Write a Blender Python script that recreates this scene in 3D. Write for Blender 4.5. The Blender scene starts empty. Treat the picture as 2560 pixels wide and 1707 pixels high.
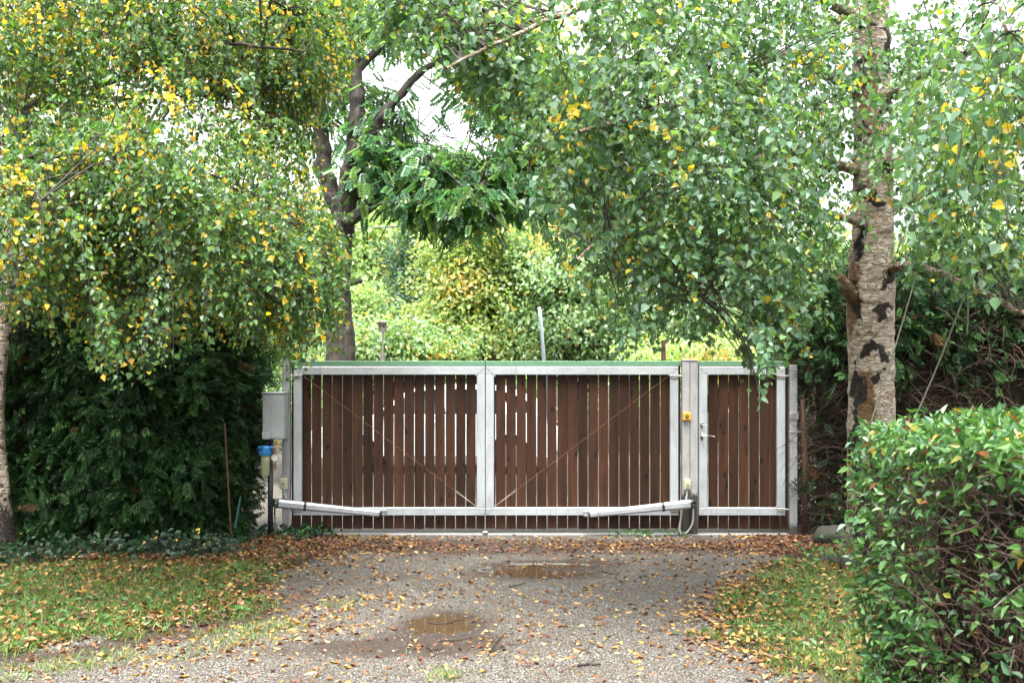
import bpy, math
import numpy as np
from mathutils import Matrix, Vector, noise as mnoise

R = math.radians
scene = bpy.context.scene
COL = scene.collection
F = 2844.0            # focal length in photograph pixels (40 mm on a 36 mm sensor, 2560 px wide)
HZ = 925.0            # pixel row of the horizon
EYE = 1.70            # camera height, metres

# ------------------------------------------------------------------ camera, sky, sun, exposure
cam = bpy.data.cameras.new('camera')
cam.lens = 40.0
cam.sensor_width = 36.0
cam.shift_y = (HZ - 853.5) / 2560.0
cam.clip_end = 3000
cam.dof.use_dof = True
cam.dof.focus_distance = 11.2
cam.dof.aperture_fstop = 6.3
camo = bpy.data.objects.new('camera', cam)
camo.location = (0, 0, EYE)
camo.rotation_euler = (R(90), 0, 0)
COL.objects.link(camo)
scene.camera = camo

SUN_EL, SUN_ROT = 70.0, 190.0
world = bpy.data.worlds.new('World')
scene.world = world
world.use_nodes = True
wn = world.node_tree
sky = wn.nodes.new('ShaderNodeTexSky')
sky.sky_type = 'NISHITA'
sky.sun_disc = False
sky.sun_elevation = R(SUN_EL)
sky.sun_rotation = R(SUN_ROT)
sky.air_density = 1.0
sky.dust_density = 6.0
sky.ozone_density = 1.0
hs = wn.nodes.new('ShaderNodeHueSaturation')      # cloud cover: the blue is nearly gone
hs.inputs['Saturation'].default_value = 0.15
wn.links.new(sky.outputs[0], hs.inputs['Color'])
bg = wn.nodes['Background']
bg.inputs['Strength'].default_value = 0.15
wn.links.new(hs.outputs[0], bg.inputs['Color'])

sun = bpy.data.lights.new('sun', 'SUN')
sun.energy = 1.4
sun.angle = R(30)
sun.color = (1.0, 0.97, 0.92)
suno = bpy.data.objects.new('sun', sun)
suno.rotation_euler = Vector((math.cos(R(SUN_EL)) * math.sin(R(SUN_ROT)), math.cos(R(SUN_EL)) * math.cos(R(SUN_ROT)), math.sin(R(SUN_EL)))).to_track_quat('Z', 'Y').to_euler()
COL.objects.link(suno)

scene.view_settings.view_transform = 'Standard'
scene.view_settings.look = 'None'
scene.view_settings.gamma = 1.0
scene.view_settings.exposure = 2.5
scene.cycles.max_bounces = 5
scene.cycles.diffuse_bounces = 3
scene.cycles.glossy_bounces = 3
scene.cycles.transmission_bounces = 4
scene.cycles.transparent_max_bounces = 8
scene.cycles.use_adaptive_sampling = True
scene.cycles.adaptive_threshold = 0.03
scene.cycles.caustics_reflective = False
scene.cycles.caustics_refractive = False

# ------------------------------------------------------------------ helpers
def P(px, py, d):
    """the point at distance d (metres along the view) that the photograph shows at pixel px, py"""
    return np.array([(px - 1280.0) / F * d, d, EYE - (py - HZ) / F * d])

def unit(a):
    return a / np.maximum(np.linalg.norm(a, axis=-1, keepdims=True), 1e-9)

def thing(name, label, cat, loc=(0, 0, 0), group=None, kind=None):
    o = bpy.data.objects.new(name, None)
    o.empty_display_size = 0.1
    o.location = loc
    COL.objects.link(o)
    tag(o, label, cat, group, kind)
    return o

def tag(o, label=None, cat=None, group=None, kind=None):
    if label: o['label'] = label
    if cat: o['category'] = cat
    if group: o['group'] = group
    if kind: o['kind'] = kind
    return o

def wloc(o):
    v = np.zeros(3)
    while o is not None:
        v = v + np.array(o.location)
        o = o.parent
    return v

def raw_mesh(name, verts, flat, totals, colors=None, smooth=False):
    me = bpy.data.meshes.new(name)
    verts = np.asarray(verts, dtype=np.float32)
    flat = np.asarray(flat, dtype=np.int32)
    totals = np.asarray(totals, dtype=np.int32)
    me.vertices.add(len(verts))
    me.vertices.foreach_set('co', verts.ravel())
    me.loops.add(len(flat))
    me.loops.foreach_set('vertex_index', flat)
    me.polygons.add(len(totals))
    starts = np.concatenate([[0], np.cumsum(totals)[:-1]]).astype(np.int32)
    me.polygons.foreach_set('loop_start', starts)
    me.polygons.foreach_set('loop_total', totals)
    me.polygons.foreach_set('use_smooth', np.full(len(totals), smooth, dtype=bool))
    if colors is not None:
        c = np.ones((len(verts), 4), dtype=np.float32)
        c[:, :3] = colors
        at = me.color_attributes.new('tint', 'FLOAT_COLOR', 'POINT')
        at.data.foreach_set('color', c.ravel())
    me.update(calc_edges=True)
    return me

class Geo:
    """collects world-space geometry; build() links it as one mesh object"""
    def __init__(s):
        s.v, s.f, s.t, s.c, s.n = [], [], [], [], 0
    def add(s, verts, flat, totals, colors=None):
        verts = np.asarray(verts, dtype=float).reshape(-1, 3)
        s.v.append(verts); s.f.append(np.asarray(flat, dtype=np.int64) + s.n); s.t.append(np.asarray(totals))
        s.c.append(np.broadcast_to(np.asarray((1, 1, 1) if colors is None else colors, dtype=float), verts.shape))
        s.n += len(verts)
        return s
    def poly(s, verts, faces, colors=None):
        return s.add(verts, [i for f in faces for i in f], [len(f) for f in faces], colors)
    def box(s, x0, x1, y0, y1, z0, z1, bev=0.0):
        b = min(bev, .45 * min(x1 - x0, y1 - y0, z1 - z0))
        if b <= 0:
            v = [(x, y, z) for z in (z0, z1) for y in (y0, y1) for x in (x0, x1)]
            return s.poly(v, [(0, 2, 3, 1), (4, 5, 7, 6), (0, 1, 5, 4), (2, 6, 7, 3), (0, 4, 6, 2), (1, 3, 7, 5)])
        pts, idx = [], {}
        X, Y, Z = (x0, x1), (y0, y1), (z0, z1)
        for i in (0, 1):
            for j in (0, 1):
                for k in (0, 1):
                    sx, sy, sz = (b if i == 0 else -b), (b if j == 0 else -b), (b if k == 0 else -b)
                    for a in range(3):
                        idx[(i, j, k, a)] = len(pts)
                        pts.append((X[i] + (0 if a == 0 else sx), Y[j] + (0 if a == 1 else sy), Z[k] + (0 if a == 2 else sz)))
        fs = []
        for a in range(3):
            for e in (0, 1):
                o = [(0, 0), (1, 0), (1, 1), (0, 1)]
                f = []
                for (p, q) in o:
                    c = [p, q]; c.insert(a, e)
                    f.append(idx[(c[0], c[1], c[2], a)])
                if (e == 0) != (a == 1): f.reverse()
                fs.append(tuple(f))
        for a in range(3):                     # edge bevels along axis a
            b1, b2 = [k for k in range(3) if k != a]
            for p in (0, 1):
                for q in (0, 1):
                    c0 = [0, 0, 0]; c0[b1] = p; c0[b2] = q; c1 = list(c0); c1[a] = 1
                    f = [idx[(*c0, b1)], idx[(*c1, b1)], idx[(*c1, b2)], idx[(*c0, b2)]]
                    fs.append(tuple(f))
        for i in (0, 1):
            for j in (0, 1):
                for k in (0, 1):
                    fs.append((idx[(i, j, k, 0)], idx[(i, j, k, 1)], idx[(i, j, k, 2)]))
        return s.poly(pts, fs)
    def tubes(s, paths, rad, sides=3, colors=None, caps=False):
        paths = np.asarray(paths, dtype=float)
        if paths.ndim == 2: paths = paths[None]
        N, K, _ = paths.shape
        rad = np.broadcast_to(np.asarray(rad, dtype=float), (N, K))
        t = unit(np.gradient(paths, axis=1))
        ref = np.where(np.abs(t[:, :1, 2:3]) > .8, np.array([1.0, .13, 0]), np.array([.05, .1, 1.0]))
        n1 = unit(np.cross(t, np.broadcast_to(ref, t.shape)))
        n2 = np.cross(t, n1)
        a = np.arange(sides) * 2 * math.pi / sides
        ring = n1[:, :, None, :] * np.cos(a)[None, None, :, None] + n2[:, :, None, :] * np.sin(a)[None, None, :, None]
        v = paths[:, :, None, :] + ring * rad[:, :, None, None]
        base = (np.arange(N) * K * sides)[:, None, None]
        k = np.arange(K - 1)[None, :, None] * sides
        j = np.arange(sides)[None, None, :]
        j2 = (j + 1) % sides
        q = np.stack([base + k + j, base + k + j2, base + k + sides + j2, base + k + sides + j], -1)
        col = None
        if colors is not None:
            col = np.repeat(np.broadcast_to(colors, (N, 3)), K * sides, axis=0)
        flat, tot = q.reshape(-1), [4] * (N * (K - 1) * sides)
        if caps:
            cf = []
            for n in range(N):
                b0 = n * K * sides
                cf += list(range(b0 + sides - 1, b0 - 1, -1)) + list(range(b0 + (K - 1) * sides, b0 + K * sides))
                tot += [sides, sides]
            flat = np.concatenate([flat, cf])
        return s.add(v.reshape(-1, 3), flat, tot, col)
    def cyl(s, a, b, r, sides=16, r2=None):
        return s.tubes(np.array([[a, b]]), np.array([[r, r if r2 is None else r2]]), sides, caps=True)
    def scatter(s, T, faces, pos, U, V, N, size, colors=None):
        T = np.asarray(T, dtype=float)
        k, n = len(T), len(pos)
        sz = np.broadcast_to(np.asarray(size, dtype=float), (n,))[:, None, None]
        v = pos[:, None, :] + sz * (T[None, :, 0:1] * U[:, None, :] + T[None, :, 1:2] * V[:, None, :] + T[None, :, 2:3] * N[:, None, :])
        f0 = np.array([i for f in faces for i in f])
        flat = (np.arange(n)[:, None] * k + f0[None, :]).ravel()
        col = None if colors is None else np.repeat(np.broadcast_to(colors, (n, 3)), k, axis=0)
        return s.add(v.reshape(-1, 3), flat, np.tile([len(f) for f in faces], n), col)
    def build(s, name, mat, parent=None, smooth=False, origin=None, tint=False, kind=None):
        v = np.concatenate(s.v)
        o0 = wloc(parent) if parent is not None else np.zeros(3)
        loc = np.zeros(3)
        if origin is not None:
            loc = np.asarray(origin, dtype=float) - o0
        v = v - o0 - loc
        me = raw_mesh(name, v, np.concatenate(s.f), np.concatenate(s.t), np.concatenate(s.c) if tint else None, smooth)
        me.materials.append(mat)
        o = bpy.data.objects.new(name, me)
        o.location = loc
        o.parent = parent
        COL.objects.link(o)
        if kind: o['kind'] = kind
        return o

def smooth_path(pts, n):
    """Catmull-Rom through the rows of pts (any number of columns)"""
    p = np.asarray(pts, dtype=float)
    p = np.vstack([2 * p[0] - p[1], p, 2 * p[-1] - p[-2]])
    m = len(p) - 3
    t = np.linspace(0, m - 1e-6, n)
    i = t.astype(int); u = (t - i)[:, None]
    a, b, c, d = p[i], p[i + 1], p[i + 2], p[i + 3]
    return .5 * (2 * b + (c - a) * u + (2 * a - 5 * b + 4 * c - d) * u ** 2 + (3 * b - a - 3 * c + d) * u ** 3)

def nz(p, sc, seed=0.0):
    p = np.asarray(p, dtype=float) * sc + seed
    return np.array([mnoise.noise(Vector(q)) for q in p.reshape(-1, 3)]).reshape(p.shape[:-1])

# ------------------------------------------------------------------ materials
def mat_new(name):
    m = bpy.data.materials.new(name)
    m.use_nodes = True
    nt = m.node_tree
    return m, nt, nt.nodes['Principled BSDF'], nt.nodes['Material Output']

def node(nt, t, **kw):
    n = nt.nodes.new(t)
    for k, v in kw.items():
        if k.startswith('i_'):
            key = k[2:]
            n.inputs[int(key) if key.isdigit() else key].default_value = v
        else:
            setattr(n, k, v)
    return n

def ramp(nt, fac, stops, interp='LINEAR'):
    r = nt.nodes.new('ShaderNodeValToRGB')
    r.color_ramp.interpolation = interp
    e = r.color_ramp.elements
    while len(e) < len(stops): e.new(0.5)
    for el, (pos, c) in zip(e, stops):
        el.position = pos
        el.color = (c, c, c, 1) if isinstance(c, (int, float)) else (*c, 1)
    nt.links.new(fac, r.inputs[0])
    return r.outputs[0]

def mixc(nt, fac, a, b, blend='MIX'):
    n = nt.nodes.new('ShaderNodeMix'); n.data_type = 'RGBA'; n.blend_type = blend
    for sock, val in ((n.inputs[0], fac), (n.inputs[6], a), (n.inputs[7], b)):
        if isinstance(val, bpy.types.NodeSocket): nt.links.new(val, sock)
        elif isinstance(val, (int, float)): sock.default_value = val
        else: sock.default_value = (*val, 1)
    return n.outputs[2]

def texco(nt, kind='Object', scale=(1, 1, 1), rot=(0, 0, 0)):
    tc = nt.nodes.new('ShaderNodeTexCoord')
    mp = nt.nodes.new('ShaderNodeMapping')
    mp.inputs['Scale'].default_value = scale
    mp.inputs['Rotation'].default_value = rot
    nt.links.new(tc.outputs[kind], mp.inputs[0])
    return mp.outputs[0]

def noise_tex(nt, vec, scale, detail=4, rough=.55, dist=0.0):
    n = node(nt, 'ShaderNodeTexNoise')
    n.inputs['Scale'].default_value = scale; n.inputs['Detail'].default_value = detail
    n.inputs['Roughness'].default_value = rough; n.inputs['Distortion'].default_value = dist
    nt.links.new(vec, n.inputs['Vector'])
    return n.outputs['Fac']

def bump(nt, bsdf, h, strength=.4, dist=.01):
    b = node(nt, 'ShaderNodeBump'); b.inputs['Strength'].default_value = strength; b.inputs['Distance'].default_value = dist
    nt.links.new(h, b.inputs['Height']); nt.links.new(b.outputs[0], bsdf.inputs['Normal'])

def plain(name, col, rough=.5, metal=0.0, var=.12, spec=.5, nscale=14.0):
    m, nt, b, out = mat_new(name)
    v = texco(nt)
    f = noise_tex(nt, v, nscale, 5)
    c = ramp(nt, f, [(.25, tuple(x * (1 - var * 1.5) for x in col)), (.5, col), (.8, tuple(min(1, x * (1 + var)) for x in col))])
    nt.links.new(c, b.inputs['Base Color'])
    b.inputs['Roughness'].default_value = rough; b.inputs['Metallic'].default_value = metal
    b.inputs['Specular IOR Level'].default_value = spec
    r = ramp(nt, f, [(.2, max(0, rough - .08)), (.8, min(1, rough + .12))])
    nt.links.new(r, b.inputs['Roughness'])
    return m

def leaf_mat(name, trans=.35, rough=.42, spec=.5, tboost=(1.5, 1.55, .7)):
    m, nt, b, out = mat_new(name)
    at = node(nt, 'ShaderNodeAttribute', attribute_name='tint')
    tc = texco(nt, 'Object')
    f = noise_tex(nt, tc, 60, 2)
    c = mixc(nt, 1.0, at.outputs['Color'], ramp(nt, f, [(.2, .78), (.8, 1.2)]), 'MULTIPLY')
    nt.links.new(c, b.inputs['Base Color'])
    b.inputs['Roughness'].default_value = rough
    b.inputs['Specular IOR Level'].default_value = spec
    tr = node(nt, 'ShaderNodeBsdfTranslucent')
    nt.links.new(mixc(nt, 1.0, c, tboost, 'MULTIPLY'), tr.inputs['Color'])
    mx = node(nt, 'ShaderNodeMixShader'); mx.inputs[0].default_value = trans
    nt.links.new(b.outputs[0], mx.inputs[1]); nt.links.new(tr.outputs[0], mx.inputs[2])
    nt.links.new(mx.outputs[0], out.inputs[0])
    return m

M = {}
M['leaf'] = leaf_mat('birch_leaf', .46, .36, .6, (1.95, 1.9, .5))
M['leaf_back'] = leaf_mat('far_leaf', .48, .36, .6, (1.7, 1.65, .9))
M['leaf_gloss'] = leaf_mat('glossy_leaf', .30, .38, .45)
M['needle'] = leaf_mat('scale_foliage', .15, .55, .18)
M['litter'] = leaf_mat('fallen_leaf', .12, .5, .3, (1.2, 1.0, .6))
M['grass'] = leaf_mat('grass_blade', .35, .42, .45, (1.4, 1.4, .6))

def wood_mat(name, dark, light, grain=1.0, green=True):
    m, nt, b, out = mat_new(name)
    oi = node(nt, 'ShaderNodeObjectInfo')
    tc = nt.nodes.new('ShaderNodeTexCoord')
    off = node(nt, 'ShaderNodeVectorMath', operation='MULTIPLY_ADD')
    cmb = node(nt, 'ShaderNodeCombineXYZ')
    for i in range(3): nt.links.new(oi.outputs['Random'], cmb.inputs[i])
    off.inputs[1].default_value = (17, 31, 23)
    nt.links.new(cmb.outputs[0], off.inputs[0]); nt.links.new(tc.outputs['Object'], off.inputs[2])
    mp = node(nt, 'ShaderNodeMapping'); mp.inputs['Scale'].default_value = (1, 1, .07)
    nt.links.new(off.outputs[0], mp.inputs[0])
    g1 = noise_tex(nt, mp.outputs[0], 70, 6, .6, .6)
    g2 = noise_tex(nt, mp.outputs[0], 14, 3, .5, 1.2)
    base = ramp(nt, g1, [(.28, dark), (.72, light)])
    base = mixc(nt, .55, base, ramp(nt, g2, [(.3, tuple(x * .6 for x in dark)), (.7, tuple(x * 1.15 for x in light))]))
    # knots
    kv = node(nt, 'ShaderNodeMapping'); kv.inputs['Scale'].default_value = (9, 9, 4.2)
    nt.links.new(off.outputs[0], kv.inputs[0])
    vo = node(nt, 'ShaderNodeTexVoronoi'); vo.inputs['Scale'].default_value = 1.0
    nt.links.new(kv.outputs[0], vo.inputs['Vector'])
    kn = ramp(nt, vo.outputs['Distance'], [(.10, 1.0), (.17, 0.0)])
    base = mixc(nt, kn, base, tuple(x * .3 for x in dark))
    # board to board
    hv = node(nt, 'ShaderNodeHueSaturation')
    nt.links.new(ramp(nt, oi.outputs['Random'], [(0, .58), (1, 1.22)]), hv.inputs['Value'])
    nt.links.new(base, hv.inputs['Color'])
    col = hv.outputs[0]
    if green:   # algae above the bottom rail and at the head of the boards
        sx = node(nt, 'ShaderNodeSeparateXYZ'); nt.links.new(tc.outputs['Object'], sx.inputs[0])
        n3 = noise_tex(nt, off.outputs[0], 22, 4)
        ma = node(nt, 'ShaderNodeMath', operation='MULTIPLY_ADD'); ma.inputs[1].default_value = .09
        nt.links.new(n3, ma.inputs[0]); nt.links.new(sx.outputs[2], ma.inputs[2])
        al = ramp(nt, ma.outputs[0], [(.262, 0.0), (.272, 1.0), (.30, .8), (.33, 0.0)])
        col = mixc(nt, al, col, (.035, .05, .012))
    nt.links.new(col, b.inputs['Base Color'])
    b.inputs['Roughness'].default_value = .5
    b.inputs['Specular IOR Level'].default_value = .2
    bump(nt, b, g1, .25, .004)
    return m
M['board'] = wood_mat('brown_stained_board', (.0195, .0080, .0040), (.055, .0228, .0110))
M['oldwood'] = wood_mat('grey_wood', (.16, .14, .12), (.36, .33, .29), green=False)

def alu_mat(name, col, dirt=(.12, .10, .08), zfade=0.0, rough=.38, metal=.35):
    """painted or anodised metal with rain streaks and grime"""
    m, nt, b, out = mat_new(name)
    v = texco(nt, 'Object')
    vs = texco(nt, 'Object', (1, 1, .12))
    n1 = noise_tex(nt, v, 4, 6, .6)
    n2 = noise_tex(nt, vs, 40, 4, .6)
    c = ramp(nt, n1, [(.3, tuple(x * .74 for x in col)), (.7, col)])
    c = mixc(nt, ramp(nt, n2, [(.53, 0.0), (.85, .5)]), c, dirt)
    n4 = noise_tex(nt, v, 170, 2, .5)
    c = mixc(nt, ramp(nt, n4, [(.70, 0.0), (.76, .6)]), c, dirt)
    if zfade > 0:
        sx = node(nt, 'ShaderNodeSeparateXYZ'); nt.links.new(v, sx.inputs[0])
        n3 = noise_tex(nt, v, 9, 6, .65)
        ma = node(nt, 'ShaderNodeMath', operation='MULTIPLY_ADD'); ma.inputs[1].default_value = -zfade * 1.4
        nt.links.new(n3, ma.inputs[0]); nt.links.new(sx.outputs[2], ma.inputs[2])
        fz = ramp(nt, ma.outputs[0], [(0.0, 1.0), (.06, .0)]) if zfade < .3 else ramp(nt, ma.outputs[0], [(0.0, 1.0), (.10, 0.0)])
        c = mixc(nt, fz, c, tuple(x * .55 for x in dirt))
    nt.links.new(c, b.inputs['Base Color'])
    b.inputs['Metallic'].default_value = metal
    nt.links.new(ramp(nt, n1, [(.2, rough - .08), (.8, rough + .15)]), b.inputs['Roughness'])
    return m
M['alu'] = alu_mat('aluminium_frame', (.43, .46, .475))
M['post'] = alu_mat('grey_post_metal', (.31, .32, .33), zfade=.12, rough=.5)
M['post_dirty'] = alu_mat('grey_post_metal_muddy', (.31, .31, .305), (.07, .055, .045), zfade=.52, rough=.55, metal=.1)
M['motor'] = alu_mat('actuator_shell', (.43, .45, .47), rough=.28)
M['cabinet'] = alu_mat('cabinet_steel', (.40, .425, .43), rough=.45)
M['green'] = plain('green_cap_paint', (.09, .20, .115), .4, .1)
M['black'] = plain('black_plastic', (.012, .012, .013), .4)
M['darkpipe'] = plain('dark_grey_pipe', (.022, .026, .030), .35)
M['blue'] = plain('blue_plastic', (.01, .16, .42), .3)
M['cream'] = plain('cream_plastic', (.42, .41, .29), .45)
M['yellow'] = plain('yellow_orange_plastic', (.72, .32, .01), .4)
M['chrome'] = plain('chromed_metal', (.62, .62, .62), .2, 1.0)
M['steel'] = plain('dull_steel', (.32, .31, .29), .45, .8)
M['rust'] = plain('rusty_metal', (.07, .032, .02), .75, .2, .35)
M['cablerust'] = plain('rusty_wire', (.15, .085, .045), .6, .4)
M['greycable'] = plain('grey_cable_sheath', (.42, .43, .42), .45)
M['dial'] = plain('white_dial', (.75, .75, .73), .35)
M['brass'] = plain('brass_fitting', (.35, .24, .12), .4, .8)
M['concrete'] = plain('pale_concrete', (.20, .20, .198), .6, nscale=30)
M['rope'] = plain('grey_rope', (.10, .105, .075), .8)
M['stone'] = plain('mossy_stone', (.026, .026, .018), .8, 0, .4)
M['twig'] = plain('dark_twig_bark', (.030, .022, .017), .8, 0, .3)
M['deadtwig'] = plain('dead_brown_twig', (.042, .022, .012), .8, 0, .4)
M['redtwig'] = plain('reddish_hedge_twig', (.065, .036, .027), .5, 0, .35)
M['palepole'] = plain('pale_blue_grey_pole', (.42, .50, .58), .35, .3)
M['white_wall'] = plain('white_render', (.78, .78, .77), .8)
M['rooftin'] = plain('grey_roof', (.15, .15, .16), .6)
M['carpaint'] = plain('white_car_paint', (.80, .80, .80), .2, 0, .03)
M['tyre'] = plain('tyre_rubber', (.015, .015, .015), .7)
M['core'] = plain('hedge_light_block', (.016, .015, .009), .9, 0, .4, spec=.1)  # near-black fill for the added blocks that keep hedge interiors dark

m, nt, b, out = mat_new('window_glass'); M['glass'] = m
b.inputs['Base Color'].default_value = (.015, .02, .025, 1); b.inputs['Roughness'].default_value = .05
m, nt, b, out = mat_new('clear_plastic'); M['clear'] = m
b.inputs['Base Color'].default_value = (.72, .72, .42, 1); b.inputs['Roughness'].default_value = .12
b.inputs['Transmission Weight'].default_value = .65; b.inputs['IOR'].default_value = 1.3
m, nt, b, out = mat_new('muddy_water'); M['water'] = m
b.inputs['Base Color'].default_value = (.055, .036, .02, 1); b.inputs['Roughness'].default_value = .015; b.inputs['IOR'].default_value = 1.33
wv = texco(nt); bump(nt, b, noise_tex(nt, wv, 9, 2), .03, .01)

def bark_birch():
    m, nt, b, out = mat_new('birch_bark'); M['birch'] = m
    at = node(nt, 'ShaderNodeAttribute', attribute_name='tint')   # R: dark scars with their own outline, G: rough tan patches
    sp = node(nt, 'ShaderNodeSeparateColor'); nt.links.new(at.outputs['Color'], sp.inputs[0])
    v = texco(nt, 'Object'); vh = texco(nt, 'Object', (1, 1, 9))
    nw = node(nt, 'ShaderNodeTexNoise'); nw.inputs['Scale'].default_value = 9; nw.inputs['Detail'].default_value = 5
    nt.links.new(v, nw.inputs['Vector'])
    wp = node(nt, 'ShaderNodeVectorMath', operation='MULTIPLY_ADD'); wp.inputs[1].default_value = (.09, .09, .09)
    nt.links.new(nw.outputs['Color'], wp.inputs[0]); nt.links.new(v, wp.inputs[2])
    st = node(nt, 'ShaderNodeMapping'); st.inputs['Scale'].default_value = (1, 1, 3.6)
    nt.links.new(wp.outputs[0], st.inputs[0])
    vo = node(nt, 'ShaderNodeTexVoronoi'); vo.inputs['Scale'].default_value = 15; nt.links.new(st.outputs[0], vo.inputs['Vector'])
    ve = node(nt, 'ShaderNodeTexVoronoi', feature='DISTANCE_TO_EDGE'); ve.inputs['Scale'].default_value = 15; nt.links.new(st.outputs[0], ve.inputs['Vector'])
    sc_ = node(nt, 'ShaderNodeSeparateColor'); nt.links.new(vo.outputs['Color'], sc_.inputs[0])
    n1 = noise_tex(nt, vh, 9, 8, .7, .4)
    n2 = noise_tex(nt, vh, 24, 5, .65)
    n4 = noise_tex(nt, v, 16, 8, .75, .8)
    c = ramp(nt, sc_.outputs[0], [(0, (.16, .10, .055)), (.25, (.30, .215, .14)), (.45, (.44, .36, .27)), (.7, (.54, .48, .40)), (1, (.62, .585, .53))])
    c = mixc(nt, .5, c, ramp(nt, n1, [(.34, (.14, .09, .05)), (.46, (.36, .28, .20)), (.56, (.54, .48, .41)), (.7, (.62, .58, .52))]))
    c = mixc(nt, ramp(nt, ve.outputs['Distance'], [(.0, .8), (.07, 0.0)]), c, (.07, .042, .024))
    c = mixc(nt, ramp(nt, n2, [(.60, 0.0), (.63, .9)]), c, (.045, .028, .018))
    def masked(src, lo, hi, k):
        ad = node(nt, 'ShaderNodeMath', operation='MULTIPLY_ADD'); ad.inputs[1].default_value = k
        nt.links.new(n4, ad.inputs[0]); nt.links.new(src, ad.inputs[2])
        hf = node(nt, 'ShaderNodeMath', operation='MULTIPLY'); hf.inputs[1].default_value = .4
        nt.links.new(ad.outputs[0], hf.inputs[0])
        return ramp(nt, hf.outputs[0], [(lo * .4, 0.0), (hi * .4, 1.0)])
    c = mixc(nt, masked(sp.outputs[1], 1.05, 1.3, 1.4), c, (.15, .085, .042))
    c = mixc(nt, masked(sp.outputs[0], 1.26, 1.46, 1.7), c, (.016, .012, .009))
    nt.links.new(c, b.inputs['Base Color']); b.inputs['Roughness'].default_value = .8
    b.inputs['Specular IOR Level'].default_value = .25
    sm = node(nt, 'ShaderNodeMath', operation='MULTIPLY_ADD'); sm.inputs[1].default_value = .9
    nt.links.new(n1, sm.inputs[0]); nt.links.new(n4, sm.inputs[2])
    s2 = node(nt, 'ShaderNodeMath', operation='ADD'); nt.links.new(sm.outputs[0], s2.inputs[0])
    nt.links.new(ramp(nt, ve.outputs['Distance'], [(0, 0.0), (.12, .6)]), s2.inputs[1])
    bump(nt, b, s2.outputs[0], 1.0, .02)
bark_birch()

def bark_dark():
    m, nt, b, out = mat_new('furrowed_bark'); M['bark'] = m
    vv = texco(nt, 'Object', (1, 1, .18)); v = texco(nt, 'Object')
    n1 = noise_tex(nt, vv, 18, 6, .65, .5)
    n2 = noise_tex(nt, v, 5, 5, .6)
    c = ramp(nt, n1, [(.3, (.010, .008, .006)), (.5, (.034, .026, .020)), (.75, (.068, .055, .042))])
    c = mixc(nt, ramp(nt, n2, [(.5, 0.0), (.62, .55)]), c, (.06, .066, .04))
    nt.links.new(c, b.inputs['Base Color']); b.inputs['Roughness'].default_value = .85
    bump(nt, b, n1, .9, .02)
bark_dark()

def ground_mat():
    m, nt, b, out = mat_new('ground_surface'); M['ground'] = m
    at = node(nt, 'ShaderNodeAttribute', attribute_name='tint')   # R gravel, G mud, B turf soil
    sp = node(nt, 'ShaderNodeSeparateColor'); nt.links.new(at.outputs['Color'], sp.inputs[0])
    v = texco(nt, 'Object')
    vo = node(nt, 'ShaderNodeTexVoronoi'); vo.inputs['Scale'].default_value = 95; nt.links.new(v, vo.inputs['Vector'])
    vo2 = node(nt, 'ShaderNodeTexVoronoi'); vo2.inputs['Scale'].default_value = 210; nt.links.new(v, vo2.inputs['Vector'])
    sv = node(nt, 'ShaderNodeSeparateColor'); nt.links.new(vo.outputs['Color'], sv.inputs[0])
    sv2 = node(nt, 'ShaderNodeSeparateColor'); nt.links.new(vo2.outputs['Color'], sv2.inputs[0])
    st = ramp(nt, sv.outputs[0], [(0, (.027, .023, .018)), (.35, (.115, .104, .086)), (.7, (.28, .260, .222)), (1, (.50, .475, .42))])
    st2 = ramp(nt, sv2.outputs[0], [(0, (.030, .025, .019)), (.6, (.165, .150, .127)), (1, (.40, .378, .335))])
    g = mixc(nt, .45, st, st2)
    gap = ramp(nt, vo.outputs['Distance'], [(.34, 0.0), (.55, .9)])
    g = mixc(nt, gap, g, (.022, .018, .014))
    big = noise_tex(nt, v, 1.3, 6, .62)
    g = mixc(nt, ramp(nt, big, [(.46, 0.0), (.66, .55)]), g, (.066, .050, .039))
    mudn = noise_tex(nt, v, 30, 6, .65)
    mud = ramp(nt, mudn, [(.3, (.026, .018, .013)), (.7, (.058, .042, .031))])
    soil = ramp(nt, mudn, [(.3, (.02, .016, .009)), (.7, (.048, .037, .02))])
    n6 = noise_tex(nt, v, 6, 6, .7)
    def wobble(s, lo, hi):
        a = node(nt, 'ShaderNodeMath', operation='MULTIPLY_ADD'); a.inputs[1].default_value = .7
        nt.links.new(n6, a.inputs[0]); nt.links.new(s, a.inputs[2])
        return ramp(nt, a.outputs[0], [(lo, 0.0), (hi, 1.0)])
    c = mixc(nt, wobble(sp.outputs[1], .62, .95), g, mud)
    c = mixc(nt, wobble(sp.outputs[2], .7, .9), c, soil)
    nt.links.new(c, b.inputs['Base Color'])
    nt.links.new(ramp(nt, sp.outputs[1], [(0, .7), (1, .5)]), b.inputs['Roughness'])
    b.inputs['Specular IOR Level'].default_value = .25
    h = node(nt, 'ShaderNodeMath', operation='SUBTRACT'); h.inputs[0].default_value = 1
    nt.links.new(vo.outputs['Distance'], h.inputs[1])
    hh = node(nt, 'ShaderNodeMath', operation='ADD'); nt.links.new(h.outputs[0], hh.inputs[0]); nt.links.new(mudn, hh.inputs[1])
    bump(nt, b, hh.outputs[0], 1.0, .010)
ground_mat()

# ------------------------------------------------------------------ ground
rng = np.random.default_rng(7)
PUD = [(.24, 9.58, .46, .28), (-.44, 7.68, .25, .34), (.42, 10.0, .38, .13)]   # x, y, half width, half depth

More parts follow.
